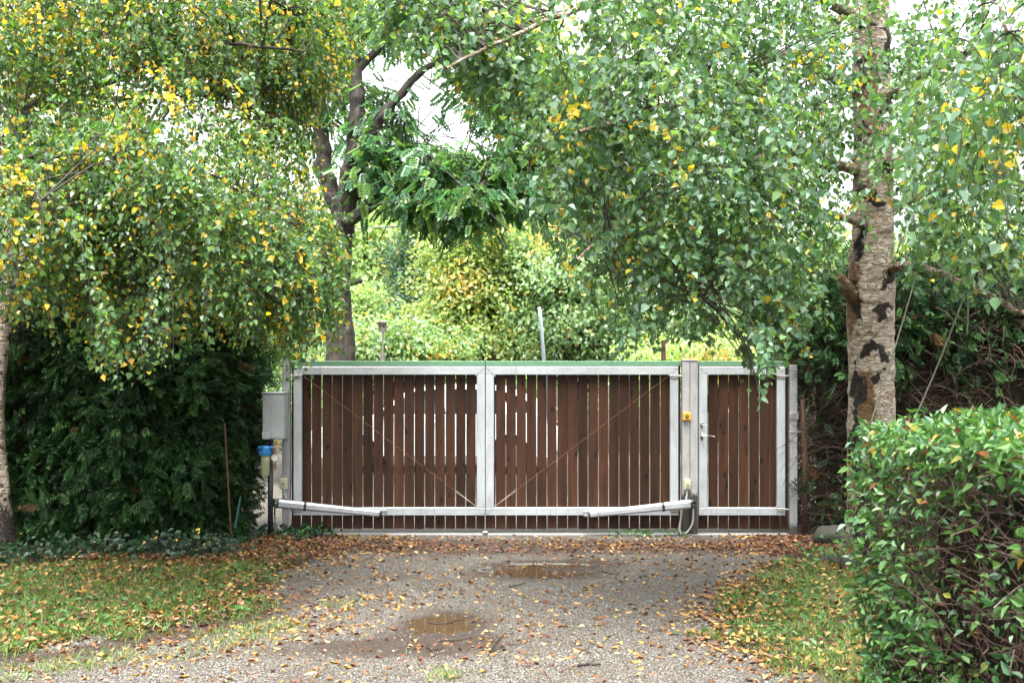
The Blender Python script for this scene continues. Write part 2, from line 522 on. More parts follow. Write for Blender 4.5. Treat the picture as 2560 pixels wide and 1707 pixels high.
def lawn_edge_left(y):
    return np.interp(y, [4.5, 6.2, 6.76, 7.27, 7.86, 8.56, 9.39, 10.6, 11.8], [-7, -3.9, -3.04, -2.5, -2.1, -1.93, -1.85, -1.95, -2.3])
def lawn_edge_right(y):
    return np.interp(y, [5.5, 6.18, 6.76, 7.6, 8.4, 9.4, 10.0, 10.4], [1.6, 1.456, 1.36, 1.365, 1.54, 1.88, 2.5, 5.0])

def fnoise(x, y, s, seed):
    """cheap smooth value noise, vectorised"""
    x = np.asarray(x) * s; y = np.asarray(y) * s
    xi, yi = np.floor(x).astype(int), np.floor(y).astype(int)
    fx, fy = x - xi, y - yi
    fx, fy = fx * fx * (3 - 2 * fx), fy * fy * (3 - 2 * fy)
    def h(a, b):
        n = np.sin(a * 127.1 + b * 311.7 + seed * 74.7) * 43758.5453
        return n - np.floor(n)
    return (h(xi, yi) * (1 - fx) + h(xi + 1, yi) * fx) * (1 - fy) + (h(xi, yi + 1) * (1 - fx) + h(xi + 1, yi + 1) * fx) * fy

def masks(x, y):
    """turf left, turf right, mud"""
    wob = (fnoise(x, y, 2.2, 1) - .5) * .5 + (fnoise(x, y, 6, 2) - .5) * .22
    dl = lawn_edge_left(y) + wob - x
    dr = x - lawn_edge_right(y) - wob
    tl = np.clip(dl / .25 + .5, 0, 1) * (y < 11.7)
    tr = np.clip(dr / .25 + .5, 0, 1) * (y < 10.3)
    back = np.clip((y - 21.5) / .8, 0, 1)
    e = -(lawn_edge_left(y) - x)
    track = np.exp(-((e - .32 + wob * .4) / .27) ** 2) * np.clip((9.0 - y) / 1.2, 0, 1)
    strip = np.exp(-((y - 11.0) / .6) ** 2) * .85 * (np.abs(x) < 4.5)
    side = np.clip((x - 2.3) / .6, 0, 1) * np.clip((y - 9.6) / .5, 0, 1) * (y < 12)
    hedgeb = np.clip((-1.6 - x) / .4, 0, 1) * np.clip((y - 9.6) / .4, 0, 1) * (y < 12)
    mid = np.exp(-(((x + .75) / .9) ** 2 + ((y - 7.0) / .35) ** 2)) * .75
    wet = sum(np.exp(-.45 * (((x - a) / w) ** 2 + ((y - b_) / d) ** 2)) for (a, b_, w, d) in PUD)
    mud = np.clip(track + strip + side + hedgeb + mid + .9 * wet, 0, 1)
    return tl, tr, mud, back

def ground_h(x, y):
    z = (fnoise(x, y, 3.1, 3) - .5) * .012 + (fnoise(x, y, 9, 4) - .5) * .006 + (fnoise(x, y, .7, 5) - .5) * .02 * (y < 11)
    for (a, b_, w, d) in PUD:
        q = ((x - a) / w) ** 2 + ((y - b_) / d) ** 2
        z = z - .026 * np.exp(-q * 1.2) + (fnoise(x, y, 14, 6) - .5) * .014 * np.exp(-q * .5)
    tl, tr, mud, back = masks(x, y)
    e = -(lawn_edge_left(y) - x)
    z = z - .012 * np.exp(-((e - .30) / .16) ** 2) * (y < 9) + .02 * np.clip(tl + tr, 0, 1) * (y < 11)
    fade = np.clip((11.7 - y) / .6, 0, 1) * np.clip((y - 3) / 1, 0, 1)
    return z * fade

def axis(lo, a, b, hi, step, far):
    core = np.arange(a, b + step / 2, step)
    left = a - np.geomspace(.15, a - lo, far)[::-1]
    right = b + np.geomspace(.15, hi - b, far)
    return np.concatenate([left, core, right])
gx = axis(-900, -5.0, 4.5, 900, .032, 26)
gy = axis(-600, 5.4, 12.2, 1500, .032, 30)
GX, GY = np.meshgrid(gx, gy)
GZ = ground_h(GX, GY)
tl, tr, mud, back = masks(GX, GY)
nxg, nyg = len(gx), len(gy)
i = (np.arange(nyg - 1)[:, None] * nxg + np.arange(nxg - 1)[None, :])
quads = np.stack([i, i + 1, i + nxg + 1, i + nxg], -1).reshape(-1)
colr = np.stack([1 - np.clip(tl + tr + back, 0, 1), mud, np.clip(tl + tr + back, 0, 1)], -1).reshape(-1, 3)
g = Geo().add(np.stack([GX, GY, GZ], -1).reshape(-1, 3), quads, [4] * ((nxg - 1) * (nyg - 1)), colr)
ground = tag(g.build('ground', M['ground'], smooth=True, tint=True), 'gravel drive with muddy track and turf edges', None, kind='structure')

for k, (a, b_, w, d) in enumerate(PUD):
    if k == 2: continue
    an = np.linspace(0, 2 * math.pi, 48, endpoint=False)
    rr = 1.45
    extra = .25 if k == 0 else 0
    pv = np.stack([a + np.cos(an) * w * rr, b_ + np.sin(an) * (d * rr + extra) + extra * .5, np.full(48, -.0128)], -1)
    tag(Geo().poly(pv, [tuple(range(48))]).build('puddle', M['water'], origin=(a, b_, -.0128)),
        ['shallow brown puddle nearest the gate, mirroring its frame and boards', 'smaller muddy puddle with twigs nearer the camera'][k], 'puddle', kind='structure')

# threshold rail under the gate
thr = Geo().box(-2.32, 2.86, 11.72, 11.86, -.05, .010, .004)
tag(thr.build('threshold_rail', M['concrete'], origin=(.27, 11.79, 0)), 'long pale threshold strip set in the ground under the gates', 'threshold')

# ------------------------------------------------------------------ the gates
D = 11.80
S = F / D
def gX(px): return (px - 1280.0) / S
def gZ(py): return EYE - (py - HZ) / S
BZ0, BZ1 = gZ(1321), gZ(914.5)
bw = 23.4 / S
bm = Geo().box(-bw / 2, bw / 2, -.011, .011, BZ0, BZ1, .003)
vv = np.concatenate(bm.v)
board_me = raw_mesh('board', vv, np.concatenate(bm.f), np.concatenate(bm.t)); board_me.materials.append(M['board'])
half_me = raw_mesh('board', vv * np.array([.62, 1, 1]), np.concatenate(bm.f), np.concatenate(bm.t)); half_me.materials.append(M['board'])

def boards(root, x0, x1, first_gap, rs):
    pitch = 25.73
    edges = []
    xg = first_gap
    while xg > x0 + 8: xg -= pitch
    xs = [xg + pitch * (k + .5) for k in range(60)]
    for xc in xs:
        if xc - 8 > x1: break
        lo, hi = max(xc - bw * S / 2, x0), min(xc + bw * S / 2, x1)
        if hi - lo < 6: continue
        o = bpy.data.objects.new('board', board_me)
        c = (lo + hi) / 2
        o.parent = root
        o.location = (gX(c) - root.location.x, 11.82 - root.location.y + rs.normal(0, .0015), rs.normal(0, .002))
        o.rotation_euler = (0, rs.normal(0, .0011), rs.normal(0, .012))
        o.scale = ((hi - lo) / (bw * S) * rs.uniform(.97, 1.03), 1, 1)
        COL.objects.link(o)

def gate_leaf(name, label, xl, xr, fl, fr, first_gap, hinge, brace=True, sway=None, miter=True):
    """xl..xr boards, fl..fr metal frame (pixels); hinge = which side the hinges are on (-1 or 1)"""
    root = thing(name, label, 'gate', (gX((xl + xr) / 2), D, 0))
    sw = 20.5
    y0, y1 = 11.745, 11.800
    top, tb, bt, bb = gZ(916), gZ(936.5), gZ(1267), gZ(1286)
    Geo().box(gX(fl), gX(fl + sw), y0, y1, bt + .002, tb - .002, .004).build('stile', M['alu'], root)
    Geo().box(gX(fr - sw), gX(fr), y0, y1, bt + .002, tb - .002, .004).build('stile', M['alu'], root)
    tr_ = Geo().box(gX(fl), gX(fr), y0, y1, tb, top, .004).build('top_rail', M['alu'], root)
    br_ = Geo().box(gX(fl), gX(fr), y0, y1, bb, bt, .004).build('bottom_rail', M['alu'], root)
    cap = Geo().box(gX(xl) , gX(xr), 11.775, 11.865, gZ(914), gZ(902.5), .003)
    cap.build('cap', M['green'], root)
    Geo().box(gX(xl) + .004, gX(xr) - .004, 11.79, 11.85, gZ(916.5), gZ(914), 0).build('cap_lip', M['black'], root)
    # mitre seams and corner gussets
    for (px, sx) in ((fl, 1), (fr, -1)):
        for (pz, sz, rail) in ((tb, -1, tr_), (bt, 1, br_)):
            x_in = gX(px + sx * sw); x_out = gX(px)
            q = .018
            g_ = Geo()
            zin = pz
            g_.poly([(x_in - sx * .0, 11.7445, zin), (x_in + sx * q, 11.7445, zin), (x_in, 11.7445, zin + sz * q),
                     (x_in, 11.770, zin), (x_in + sx * q, 11.770, zin), (x_in, 11.770, zin + sz * q)],
                    [(0, 1, 2), (5, 4, 3), (0, 3, 4, 1), (1, 4, 5, 2), (2, 5, 3, 0)])
            g_.build('gusset', M['alu'], root)
            z_out = pz - sz * (20.5 / S)
            p0, p1 = np.array([x_in, 11.7435, zin]), np.array([x_out, 11.7435, z_out])
            Geo().tubes(np.array([[p0, p1]]), .0022, 4).build('weld_seam', M['steel'], root)
    boards(root, xl, xr, first_gap, np.random.default_rng(int(xl)))
    # hinges: plate on the stile, barrel towards the post
    hx = fl if hinge < 0 else fr
    for hz_ in ((941, 'top'), (1273, 'bottom')):
        zc = gZ(hz_[0])
        hp = Geo().box(min(gX(hx), gX(hx - hinge * 21)), max(gX(hx), gX(hx - hinge * 21)), 11.737, 11.7445, zc - .020, zc + .020, .003)
        for k in (-.55, .55):
            xx = gX(hx - hinge * (10.5 + 10 * k)); hp.cyl((xx, 11.731, zc), (xx, 11.738, zc), .006, 8)
        hh = hp.build('hinge_plate', M['steel'], root)
        Geo().cyl((gX(hx), 11.755, zc + .006), (gX(hx + hinge * 9), 11.755, zc + .006), .010, 10).build('hinge_pin', M['steel'], hh)
    if brace:
        a = np.array([gX(fl + 26), 11.735, gZ(940)]); b_ = np.array([gX(fr - 24), 11.735, gZ(1262)])
        if hinge > 0:
            a = np.array([gX(fr - 26), 11.735, gZ(940)]); b_ = np.array([gX(fl + 24), 11.735, gZ(1262)])
        c = a + (b_ - a) * .885
        wire = Geo().tubes(np.array([[a, c]]), .0019, 5).build('brace_wire', M['cablerust'], root)
        t = Geo()
        tt = np.linspace(0, 1, 9)
        t.tubes((c + (b_ - c) * .25)[None] * (1 - tt[:, None]) + (c + (b_ - c) * .7)[None] * tt[:, None], .0055, 6)
        t.cyl(c + (b_ - c) * .68, b_, .003, 6)
        t.build('turnbuckle', M['steel'], wire)
        t = Geo()
        for u in np.linspace(0, .24, 5):
            q = c + (b_ - c) * u
            an = np.linspace(0, 2 * math.pi, 9)
            dr_ = unit(b_ - c)
            up = np.array([-dr_[2], 0, dr_[0]])
            t.tubes(q + np.cos(an)[:, None] * dr_ * .012 + np.sin(an)[:, None] * up * .007, .0022, 4)
        t.build('chain_link', M['steel'], wire)
    return root

gate_l = gate_leaf('gate_leaf', 'brown slatted gate leaf in silver frame, hinged beside the electrical cabinet', 727.5, 1213.2, 736, 1213, 778.3, -1)
gate_r = gate_leaf('gate_leaf', 'brown slatted gate leaf in silver frame, hinged on the post with yellow switch', 1214.2, 1702, 1214.5, 1694, 1264.8, 1)
gate_w = gate_leaf('pedestrian_gate', 'narrow brown slatted pedestrian gate with lever handle', 1746, 1969, 1745.5, 1960, 1770.6, 1, brace=False)

# drop bolt of the left leaf, dark centre gap seal
db = Geo().cyl((gX(1213.6), 11.733, gZ(1270)), (gX(1213.6), 11.733, .03), .007, 8)
db.box(gX(1207), gX(1220), 11.70, 11.77, .02, .042, .006)
db.build('drop_bolt', M['steel'], gate_l)
# handle and lock of the pedestrian gate
def handle():
    lx = gX(1752)
    z1, z2 = gZ(1062), gZ(1090)
    ro = Geo().box(lx - .016, lx + .016, 11.736, 11.7445, z1 - .034, z1 + .034, .006).build('lock_plate', M['chrome'], gate_w)
    Geo().cyl((lx, 11.715, z1), (lx, 11.737, z1), .013, 12).build('lock_cylinder', M['chrome'], ro)
    Geo().box(lx, lx + .045, 11.708, 11.716, z1 - .005, z1 + .005, .002).build('thumb_turn', M['chrome'], ro)
    r2 = Geo().box(lx - .016, lx + .016, 11.736, 11.7445, z2 - .040, z2 + .040, .006).build('handle_plate', M['chrome'], gate_w)
    pts = np.array([[lx, 11.74, z2 + .006], [lx, 11.69, z2 + .006], [lx + .02, 11.68, z2 + .010], [lx + .07, 11.68, z2 + .012], [lx + .125, 11.682, z2 + .002]])
    Geo().tubes(smooth_path(pts, 16), np.interp(np.linspace(0, 1, 16), [0, .4, 1], [.010, .009, .006])[None], 8, caps=True).build('lever', M['chrome'], r2)
handle()
lf = np.array([[gX(1222), 11.741, gZ(1045)]])

# posts
lp = thing('gate_post', 'grey square post behind the cabinet, carrying the left actuator', 'post', (gX(717), D, 0))
Geo().box(gX(708), gX(727), 11.74, 11.82, -.1, gZ(893), .005).build('post_body', M['post'], lp)
Geo().box(gX(707.5), gX(727.5), 11.735, 11.825, gZ(893), gZ(890), .002).build('post_cap', M['post'], lp)
mp_ = thing('gate_post', 'wide grey double post between driveway gate and pedestrian gate, muddy at foot', 'post', (gX(1722.5), D, 0))
Geo().box(gX(1703.3), gX(1721.8), 11.73, 11.83, -.1, gZ(902), .005).build('post_body', M['post_dirty'], mp_)
Geo().box(gX(1722.6), gX(1742), 11.732, 11.828, -.1, gZ(902), .005).build('post_body', M['post_dirty'], mp_)
Geo().box(gX(1702.6), gX(1742.6), 11.725, 11.835, gZ(902), gZ(899.5), .002).build('post_cap', M['post'], mp_)
for py in (955, 1070, 1150):
    Geo().cyl((gX(1722.2), 11.726, gZ(py)), (gX(1722.2), 11.735, gZ(py)), .006, 8).build('bolt', M['steel'], mp_)
rp = thing('gate_post', 'slim grey post at the hinge side of the pedestrian gate', 'post', (gX(1980), D, 0))
Geo().box(gX(1970.5), gX(1990), 11.74, 11.83, -.1, gZ(912), .005).build('post_body', M['post'], rp)
st = Geo().box(gX(1969), gX(1992), 11.728, 11.738, gZ(1048), gZ(1030), .003)
st.cyl((gX(1983), 11.71, gZ(1046)), (gX(1983), 11.71, gZ(1032)), .010, 8)
st.build('hinge_bracket', M['steel'], rp)
Geo().cyl((gX(1968), 11.733, gZ(1078)), (gX(2000), 11.733, gZ(1078)), .005, 8).build('tie_rod', M['steel'], rp)
rusty = tag(Geo().tubes(np.array([[(gX(2006), 11.70, -.05), (gX(2008), 11.74, gZ(1150)), (gX(2005), 11.80, gZ(985))]]), .030, 14, caps=True).build('rusty_pipe', M['rust'], smooth=True, origin=(gX(2006), 11.70, 0)),
            'rusty brown pipe standing beside the slim gate post', 'pipe')

# swing actuators
def actuator(label, xa, ya, xb, yb, band, sgn, foot):
    """xa,ya post end, xb,yb gate end (pixels)"""
    A = np.array([gX(xa), 11.60, gZ(ya)]); B = np.array([gX(xb), 11.655, gZ(yb)])
    root = thing('gate_actuator', label, 'gate opener', tuple((A + B) / 2 * np.array([1, 1, 0]) + np.array([0, 0, A[2]])), group='swing gate openers')
    u = unit(B - A); w = unit(np.cross(u, np.array([0, 1.0, 0]))); 
    if w[2] < 0: w = -w
    n = np.cross(u, w)
    def prism(t0, t1, h0, h1, dep, mat, name, parent, r=.3):
        prof = [(-1, -1 + r), (-1 + r, -1), (1 - r, -1), (1, -1 + r), (1, 1 - r), (1 - r, 1), (-1 + r, 1), (-1, 1 - r)]
        L = np.linalg.norm(B - A)
        v = []
        for (t, h) in ((t0, h0), (t1, h1)):
            c = A + u * L * t
            v += [c + w * h * a + n * dep * b_ for (a, b_) in prof]
        fs = [tuple(range(7, -1, -1)), tuple(range(8, 16))] + [(k, (k + 1) % 8, 8 + (k + 1) % 8, 8 + k) for k in range(8)]
        return Geo().poly(v, fs).build(name, mat, parent)
    h0, h1 = 10.6 / S, 7.6 / S
    hb = h0 + (h1 - h0) * band
    body = prism(.0, band - .012, h0, hb, .05, M['motor'], 'motor_housing', root, .45)
    prism(-.022, .001, h0 * 1.06, h0 * 1.03, .052, M['black'], 'end_cap', body, .45)
    prism(band - .012, band + .012, hb * 1.10, hb * 1.10, .055, M['black'], 'joint_band', root, .4)
    prism(band + .012, 1.0, hb * .97, h1, .042, M['motor'], 'piston_cover', root, .45)
    prism(1.0, 1.02, h1 * .9, h1 * .8, .035, M['black'], 'end_cap', root, .4)
    # brackets
    L = np.linalg.norm(B - A)
    e = A - u * .05
    bk = Geo().box(min(e[0], gX(foot)) - .01, max(e[0], gX(foot)) + .01, 11.58, 11.735, e[2] - .028, e[2] - .016, .002)
    bk.box(min(e[0], gX(foot)) - .01, max(e[0], gX(foot)) + .01, 11.58, 11.735, e[2] + .016, e[2] + .028, .002)
    bk.cyl((e[0], 11.60, e[2] - .04), (e[0], 11.60, e[2] + .045), .012, 10)
    bk.build('post_bracket', M['black'], root)
    q = B + u * .03
    b2 = Geo().box(q[0] - .035, q[0] + .035, 11.725, 11.7445, q[2] - .032, q[2] + .032, .003)
    b2.box(q[0] - .02, q[0] + .02, 11.64, 11.726, q[2] - .012, q[2] - .004, .001)
    b2.cyl((q[0], 11.655, q[2] - .025), (q[0], 11.655, q[2] + .025), .008, 8)
    b2.build('gate_bracket', M['steel'], root)
    return root
actuator('silver gate opener arm sloping down from the cabinet side post', 708, 1252.5, 953, 1278.5, .26, -1, 712)
actuator('silver gate opener arm sloping down from the muddy double post', 1718, 1253.5, 1473, 1280.5, .27, 1, 1714)

# cables of the actuators
def cable(label, px, r, mat, y=11.70, name='cable', dy=0):
    pts = np.array([[gX(a), y + (dy * k), gZ(b_)] for k, (a, b_) in enumerate(px)])
    p = smooth_path(pts, 40)
    return tag(Geo().tubes(p, r, 8, caps=True).build(name, mat, smooth=True, origin=tuple(p.mean(0))), label, 'cable')
cable('pale grey cable looping below the opener arm by the cabinet', [(727, 1268), (731, 1285), (728, 1310), (718, 1326), (704, 1316), (694, 1296), (693, 1280)], .011, M['greycable'], 11.69)
cable('thin black lead hanging from the left opener arm', [(695, 1258), (694, 1270), (693, 1282)], .008, M['black'], 11.66)
cable('dark grey cable looping at the muddy foot of the double post', [(1701, 1268), (1698, 1290), (1694, 1318), (1702, 1330), (1716, 1322), (1727, 1300), (1728, 1270), (1726, 1256)], .010, M['greycable'], 11.68)
cable('short grey cable from cream photocell down to the left opener arm', [(713, 1221), (715, 1232), (719, 1244)], .010, M['greycable'], 11.725)
cable('short grey cable from cream box down to the right opener arm', [(1714, 1222), (1714, 1234), (1712, 1246)], .010, M['greycable'], 11.715)

def photocell(label, x0, x1, z0, z1):
    r_ = thing('photocell_box', label, 'photocell', (gX((x0 + x1) / 2), 11.73, gZ(z1)))
    Geo().box(gX(x0), gX(x1), 11.69, 11.735, gZ(z1), gZ(z0), .008).build('housing', M['cream'], r_)
    cx, cz = gX((x0 + x1) / 2), gZ((z0 + z1) / 2)
    Geo().cyl((cx, 11.678, cz), (cx, 11.692, cz), .028, 18).build('lens_ring', M['cream'], r_)
    Geo().cyl((cx, 11.675, cz), (cx, 11.679, cz), .018, 16).build('lens', M['clear'], r_)
photocell('square cream photocell on the grey post above the left opener arm', 704, 723, 1193, 1220)
photocell('square cream box on the double post above the right opener arm', 1706, 1723.5, 1195, 1222)
ks = thing('key_switch', 'small yellow key switch box on the wide double post', 'switch', (gX(1713.5), 11.73, gZ(1049)))
Geo().box(gX(1704), gX(1723), 11.695, 11.732, gZ(1049), gZ(1030), .005).build('housing', M['yellow'], ks)
Geo().cyl((gX(1713.8), 11.688, gZ(1039.8)), (gX(1713.8), 11.697, gZ(1039.8)), .019, 18).build('bezel', M['black'], ks)
Geo().cyl((gX(1713.8), 11.683, gZ(1039.8)), (gX(1713.8), 11.689, gZ(1039.8)), .010, 14).build('key_slot', M['steel'], ks)

# cabinet, pipe, filter and gauge by the hedge
cb = thing('electrical_cabinet', 'weathered grey metal cabinet mounted beside the gate', 'cabinet', (gX(697), 11.62, gZ(1094)))
Geo().box(gX(670), gX(724), 11.52, 11.735, gZ(1094), gZ(983), .006).build('cabinet_body', M['cabinet'], cb)
Geo().box(gX(669), gX(725), 11.508, 11.738, gZ(983), gZ(978.5), .003).build('lid', M['cabinet'], cb)
Geo().box(gX(672), gX(719), 11.512, 11.5195, gZ(1090), gZ(986), .003).build('door_panel', M['cabinet'], cb)
Geo().cyl((gX(715), 11.505, gZ(1040)), (gX(715), 11.513, gZ(1040)), .009, 10).build('cam_lock', M['steel'], cb)
Geo().box(gX(671), gX(690), 11.495, 11.511, gZ(1093), gZ(1076), .003).build('cable_gland', M['cabinet'], cb)
tag(Geo().cyl((gX(686.5), 11.60, -.1), (gX(686.5), 11.60, gZ(1094.5)), .027, 16).build('supply_pipe', M['darkpipe'], smooth=True, origin=(gX(686.5), 11.6, 0)),
    'dark upright pipe rising from the ground to the grey cabinet', 'pipe')
fl_ = thing('water_filter', 'water filter with blue cap and clear bowl on the dark pipe', 'water filter', (gX(679.5), 11.50, gZ(1185)))
fx, fy = gX(679.5), 11.49
Geo().cyl((fx, fy, gZ(1131.5)), (fx, fy, gZ(1121)), .055, 24).build('cap_ring', M['blue'], fl_, smooth=False)
cp = Geo()
cp.tubes(np.array([[(fx, fy, gZ(1121)), (fx, fy, gZ(1114)), (fx, fy, gZ(1109))]]), np.array([[.054, .052, .036]]), 24, caps=True)
cp.cyl((fx - .07, fy, gZ(1114)), (fx + .075, fy, gZ(1114)), .020, 14)
cp.build('cap', M['blue'], fl_)
rb = Geo()
for k in range(20):
    a = k * 2 * math.pi / 20
    rb.box(fx + math.cos(a) * .056 - .004, fx + math.cos(a) * .056 + .004, fy + math.sin(a) * .056 - .004, fy + math.sin(a) * .056 + .004, gZ(1131), gZ(1121.5))
rb.build('grip_rib', M['blue'], fl_)
zz = np.array([gZ(1132), gZ(1150), gZ(1178), gZ(1184), gZ(1186)])
Geo().tubes(np.stack([np.full(5, fx), np.full(5, fy), zz], -1), np.array([[.046, .045, .043, .036, .015]]), 20, caps=True).build('bowl', M['clear'], fl_, smooth=True)
ca = Geo()
for k in range(14):
    a = k * 2 * math.pi / 14
    ca.cyl((fx + math.cos(a) * .03, fy + math.sin(a) * .03, gZ(1180)), (fx + math.cos(a) * .03, fy + math.sin(a) * .03, gZ(1133)), .0025, 5)
an = np.linspace(0, 2 * math.pi, 17)
for k in range(14):
    zc = gZ(1134 + k * 3.4)
    ca.tubes(np.stack([fx + np.cos(an) * .03, fy + np.sin(an) * .03, np.full(17, zc)], -1), .0022, 4)
ca.build('strainer', M['cream'], fl_)
gz_ = thing('pressure_gauge', 'round white pressure gauge with brass pipe beside the blue filter', 'gauge', (gX(700), 11.55, gZ(1150)))
gxx, gzz = gX(700), gZ(1139)
Geo().cyl((gxx, 11.53, gzz), (gxx, 11.565, gzz), .036, 24).build('case', M['steel'], gz_)
dl_ = Geo().cyl((gxx, 11.526, gzz), (gxx, 11.531, gzz), .031, 24).build('dial', M['dial'], gz_)
Geo().box(gxx - .002, gxx + .002, 11.523, 11.5255, gzz - .004, gzz + .022).build('needle', M['black'], dl_)
tk = Geo()
for k in range(9):
    a = R(-45 + k * 33.75)
    tk.cyl((gxx + math.cos(a) * .025, 11.5245, gzz + math.sin(a) * .025), (gxx + math.cos(a) * .025, 11.5262, gzz + math.sin(a) * .025), .0025, 6)
tk.build('scale_mark', M['black'], dl_)
bp = Geo().tubes(smooth_path(np.array([[gX(684), 11.54, gZ(1114)], [gX(697), 11.55, gZ(1114)], [gX(700), 11.555, gZ(1119)], [gX(700), 11.555, gZ(1130)]]), 12), .013, 10)
bp.cyl((gX(700), 11.555, gZ(1149)), (gX(700), 11.555, gZ(1168)), .012, 10)
bp.cyl((gX(700), 11.555, gZ(1155)), (gX(700), 11.555, gZ(1161)), .020, 6)
bp.build('brass_pipe', M['brass'], gz_)

# ------------------------------------------------------------------ foliage toolkit
def leaf_template(fold=.18, w=.42, curl=.0):
    pts = [(0, 0), (.14, .62), (.36, 1.0), (.62, .72), (.82, .34), (1, 0)]
    T = [(0, 0, 0), (1, 0, -curl)]
    L, Rr = [], []
    for (u, s) in pts[1:-1]:
        L.append(len(T)); T.append((u, s * w, fold * s * w * 2 - curl * u * u))
    for (u, s) in pts[1:-1]:
        Rr.append(len(T)); T.append((u, -s * w, fold * s * w * 2 - curl * u * u))
    return T, [(0, 1, *L[::-1]), (0, *Rr, 1)]
LEAF = leaf_template(.26, .42, .14)
OVAL = leaf_template(.30, .27, .12)
DIAMOND = ([(0, 0, 0), (.45, .34, .10), (1, 0, 0), (.45, -.34, .10)], [(0, 2, 1), (0, 3, 2)])

def frames(U, N0):
    U = unit(U)
    N = unit(N0 - (N0 * U).sum(-1, keepdims=True) * U)
    return U, np.cross(N, U), N

def mass_points(masses, rs, share=1.0):
    out, idx = [], []
    for k, mm in enumerate(masses):
        px, py, d, rx, ry, rd, n = mm[:7]
        n = max(2, int(n * share))
        q = unit(rs.normal(size=(n, 3))) * rs.uniform(0, 1, (n, 1)) ** .42 * rs.uniform(.75, 1.22, (n, 1))
        out.append(P(px, py, d) + q * np.array([rx / F * d, rd, ry / F * d])); idx += [k] * n
    return np.concatenate(out), np.array(idx)

def leaf_colors(n, greens, yellows, yprob, rs):
    g_ = np.asarray(greens); y_ = np.asarray(yellows)
    c = g_[rs.integers(0, len(g_), n)]
    yy = y_[rs.integers(0, len(y_), n)]
    c = np.where((rs.uniform(size=n) < yprob)[:, None], yy, c)
    return c * rs.uniform(.72, 1.28, (n, 1))

def outline_prune(lower, side, sgn, thin=None):
    # where a crown ends in space: rows (px, py) of its drooping hem and of its free flank
    lo, sd = np.array(lower, float), np.array(side, float)
    def f(p, rs):
        px = 1280 + p[:, 0] / p[:, 1] * F; py = HZ - (p[:, 2] - EYE) / p[:, 1] * F
        w = rs.normal(0, 16, (2, len(p)))
        ok = py < np.interp(px, lo[:, 0], lo[:, 1]) + w[0]
        ok &= (sgn * (px - np.interp(py, sd[:, 1], sd[:, 0])) < w[1])
        if thin is not None: ok &= thin(px, py, p[:, 1], rs)
        return ok
    return f

LEAF_MESHES = {}
def leaf_mesh_for(col, T, faces, mat):
    key = (tuple(np.round(col, 3)), id(T), mat.name)
    if key not in LEAF_MESHES:
        me = raw_mesh('leaf', np.array(T), [i for f in faces for i in f], [len(f) for f in faces], np.tile(col, (len(T), 1)))
        me.materials.append(mat); LEAF_MESHES[key] = me
    return LEAF_MESHES[key]

def split_near(pos, size, count):
    """indices of the leaves that show largest inside the frame"""
    px = 1280 + pos[:, 0] / pos[:, 1] * F; py = HZ - (pos[:, 2] - EYE) / pos[:, 1] * F
    ok = (px > 10) & (px < 2550) & (py > 10) & (py < 1697) & (pos[:, 1] > .5)
    score = np.where(ok, size / np.maximum(pos[:, 1], .5), 0)
    near = np.zeros(len(pos), bool)
    near[np.argsort(-score)[:count]] = True
    return near

def leaf_objects(root, pos, U, V, N, size, col, T, faces, mat, palette, name='leaf'):
    w0 = wloc(root)
    pal = np.asarray(palette)
    for k in range(len(pos)):
        c = pal[np.argmin(((pal - col[k]) ** 2).sum(1))]
        o = bpy.data.objects.new(name, leaf_mesh_for(c, T, faces, mat))
        m4 = Matrix(((U[k][0], V[k][0], N[k][0], 0), (U[k][1], V[k][1], N[k][1], 0), (U[k][2], V[k][2], N[k][2], 0), (0, 0, 0, 1)))
        o.parent = root
        o.matrix_basis = Matrix.Translation(Vector(pos[k] - w0)) @ m4 @ Matrix.Diagonal((size[k], size[k], size[k], 1))
        COL.objects.link(o)

def trunk_tube(path, rad, n, sides, rough=.04, seed=0.0, scarf=None):
    p = smooth_path(np.column_stack([path, rad]), n)
    c, r_ = p[:, :3], p[:, 3]
    a = np.arange(sides) * 2 * math.pi / sides
    t = unit(np.gradient(c, axis=0))
    n1 = unit(np.cross(t, np.array([0.03, 1.0, .02])))
    n2 = np.cross(t, n1)
    dirs = n1[:, None] * np.cos(a)[None, :, None] + n2[:, None] * np.sin(a)[None, :, None]
    v = c[:, None] + dirs * r_[:, None, None]
    dn = nz(v, 6.0, seed) * .6 + nz(v, 16.0, seed + 9) * .4
    v = v + dirs * (dn * rough)[..., None] * np.minimum(1, r_[:, None, None] / .1)
    i_ = (np.arange(n - 1)[:, None] * sides + np.arange(sides)[None]); j_ = np.arange(n - 1)[:, None] * sides + (np.arange(sides) + 1)[None] % sides
    q = np.stack([i_, j_, j_ + sides, i_ + sides], -1).reshape(-1)
    col = np.zeros((n, sides, 3)) if scarf is None else scarf(v, c)
    g_ = Geo().add(v.reshape(-1, 3), q, [4] * ((n - 1) * sides), col.reshape(-1, 3))
    g_.add(v[-1], np.arange(sides), [sides]); g_.add(v[0], np.arange(sides)[::-1], [sides])
    return g_

def limb_mesh(paths, radii, root, mat, name='limb'):
    for k, (p, (r0, r1)) in enumerate(zip(paths, radii)):
        n = 26
        sp = smooth_path(p, n)
        wob = np.random.default_rng(k + 3).normal(0, .006, (n, 3)); wob[0] = 0
        g_ = Geo().tubes(sp + wob, (np.linspace(r0, r1, n) * (1 + .7 * np.exp(-np.arange(n) / 2.2)))[None], 12, colors=(.28, .45, 0))
        g_.build(name, mat, root, smooth=True, tint=True)

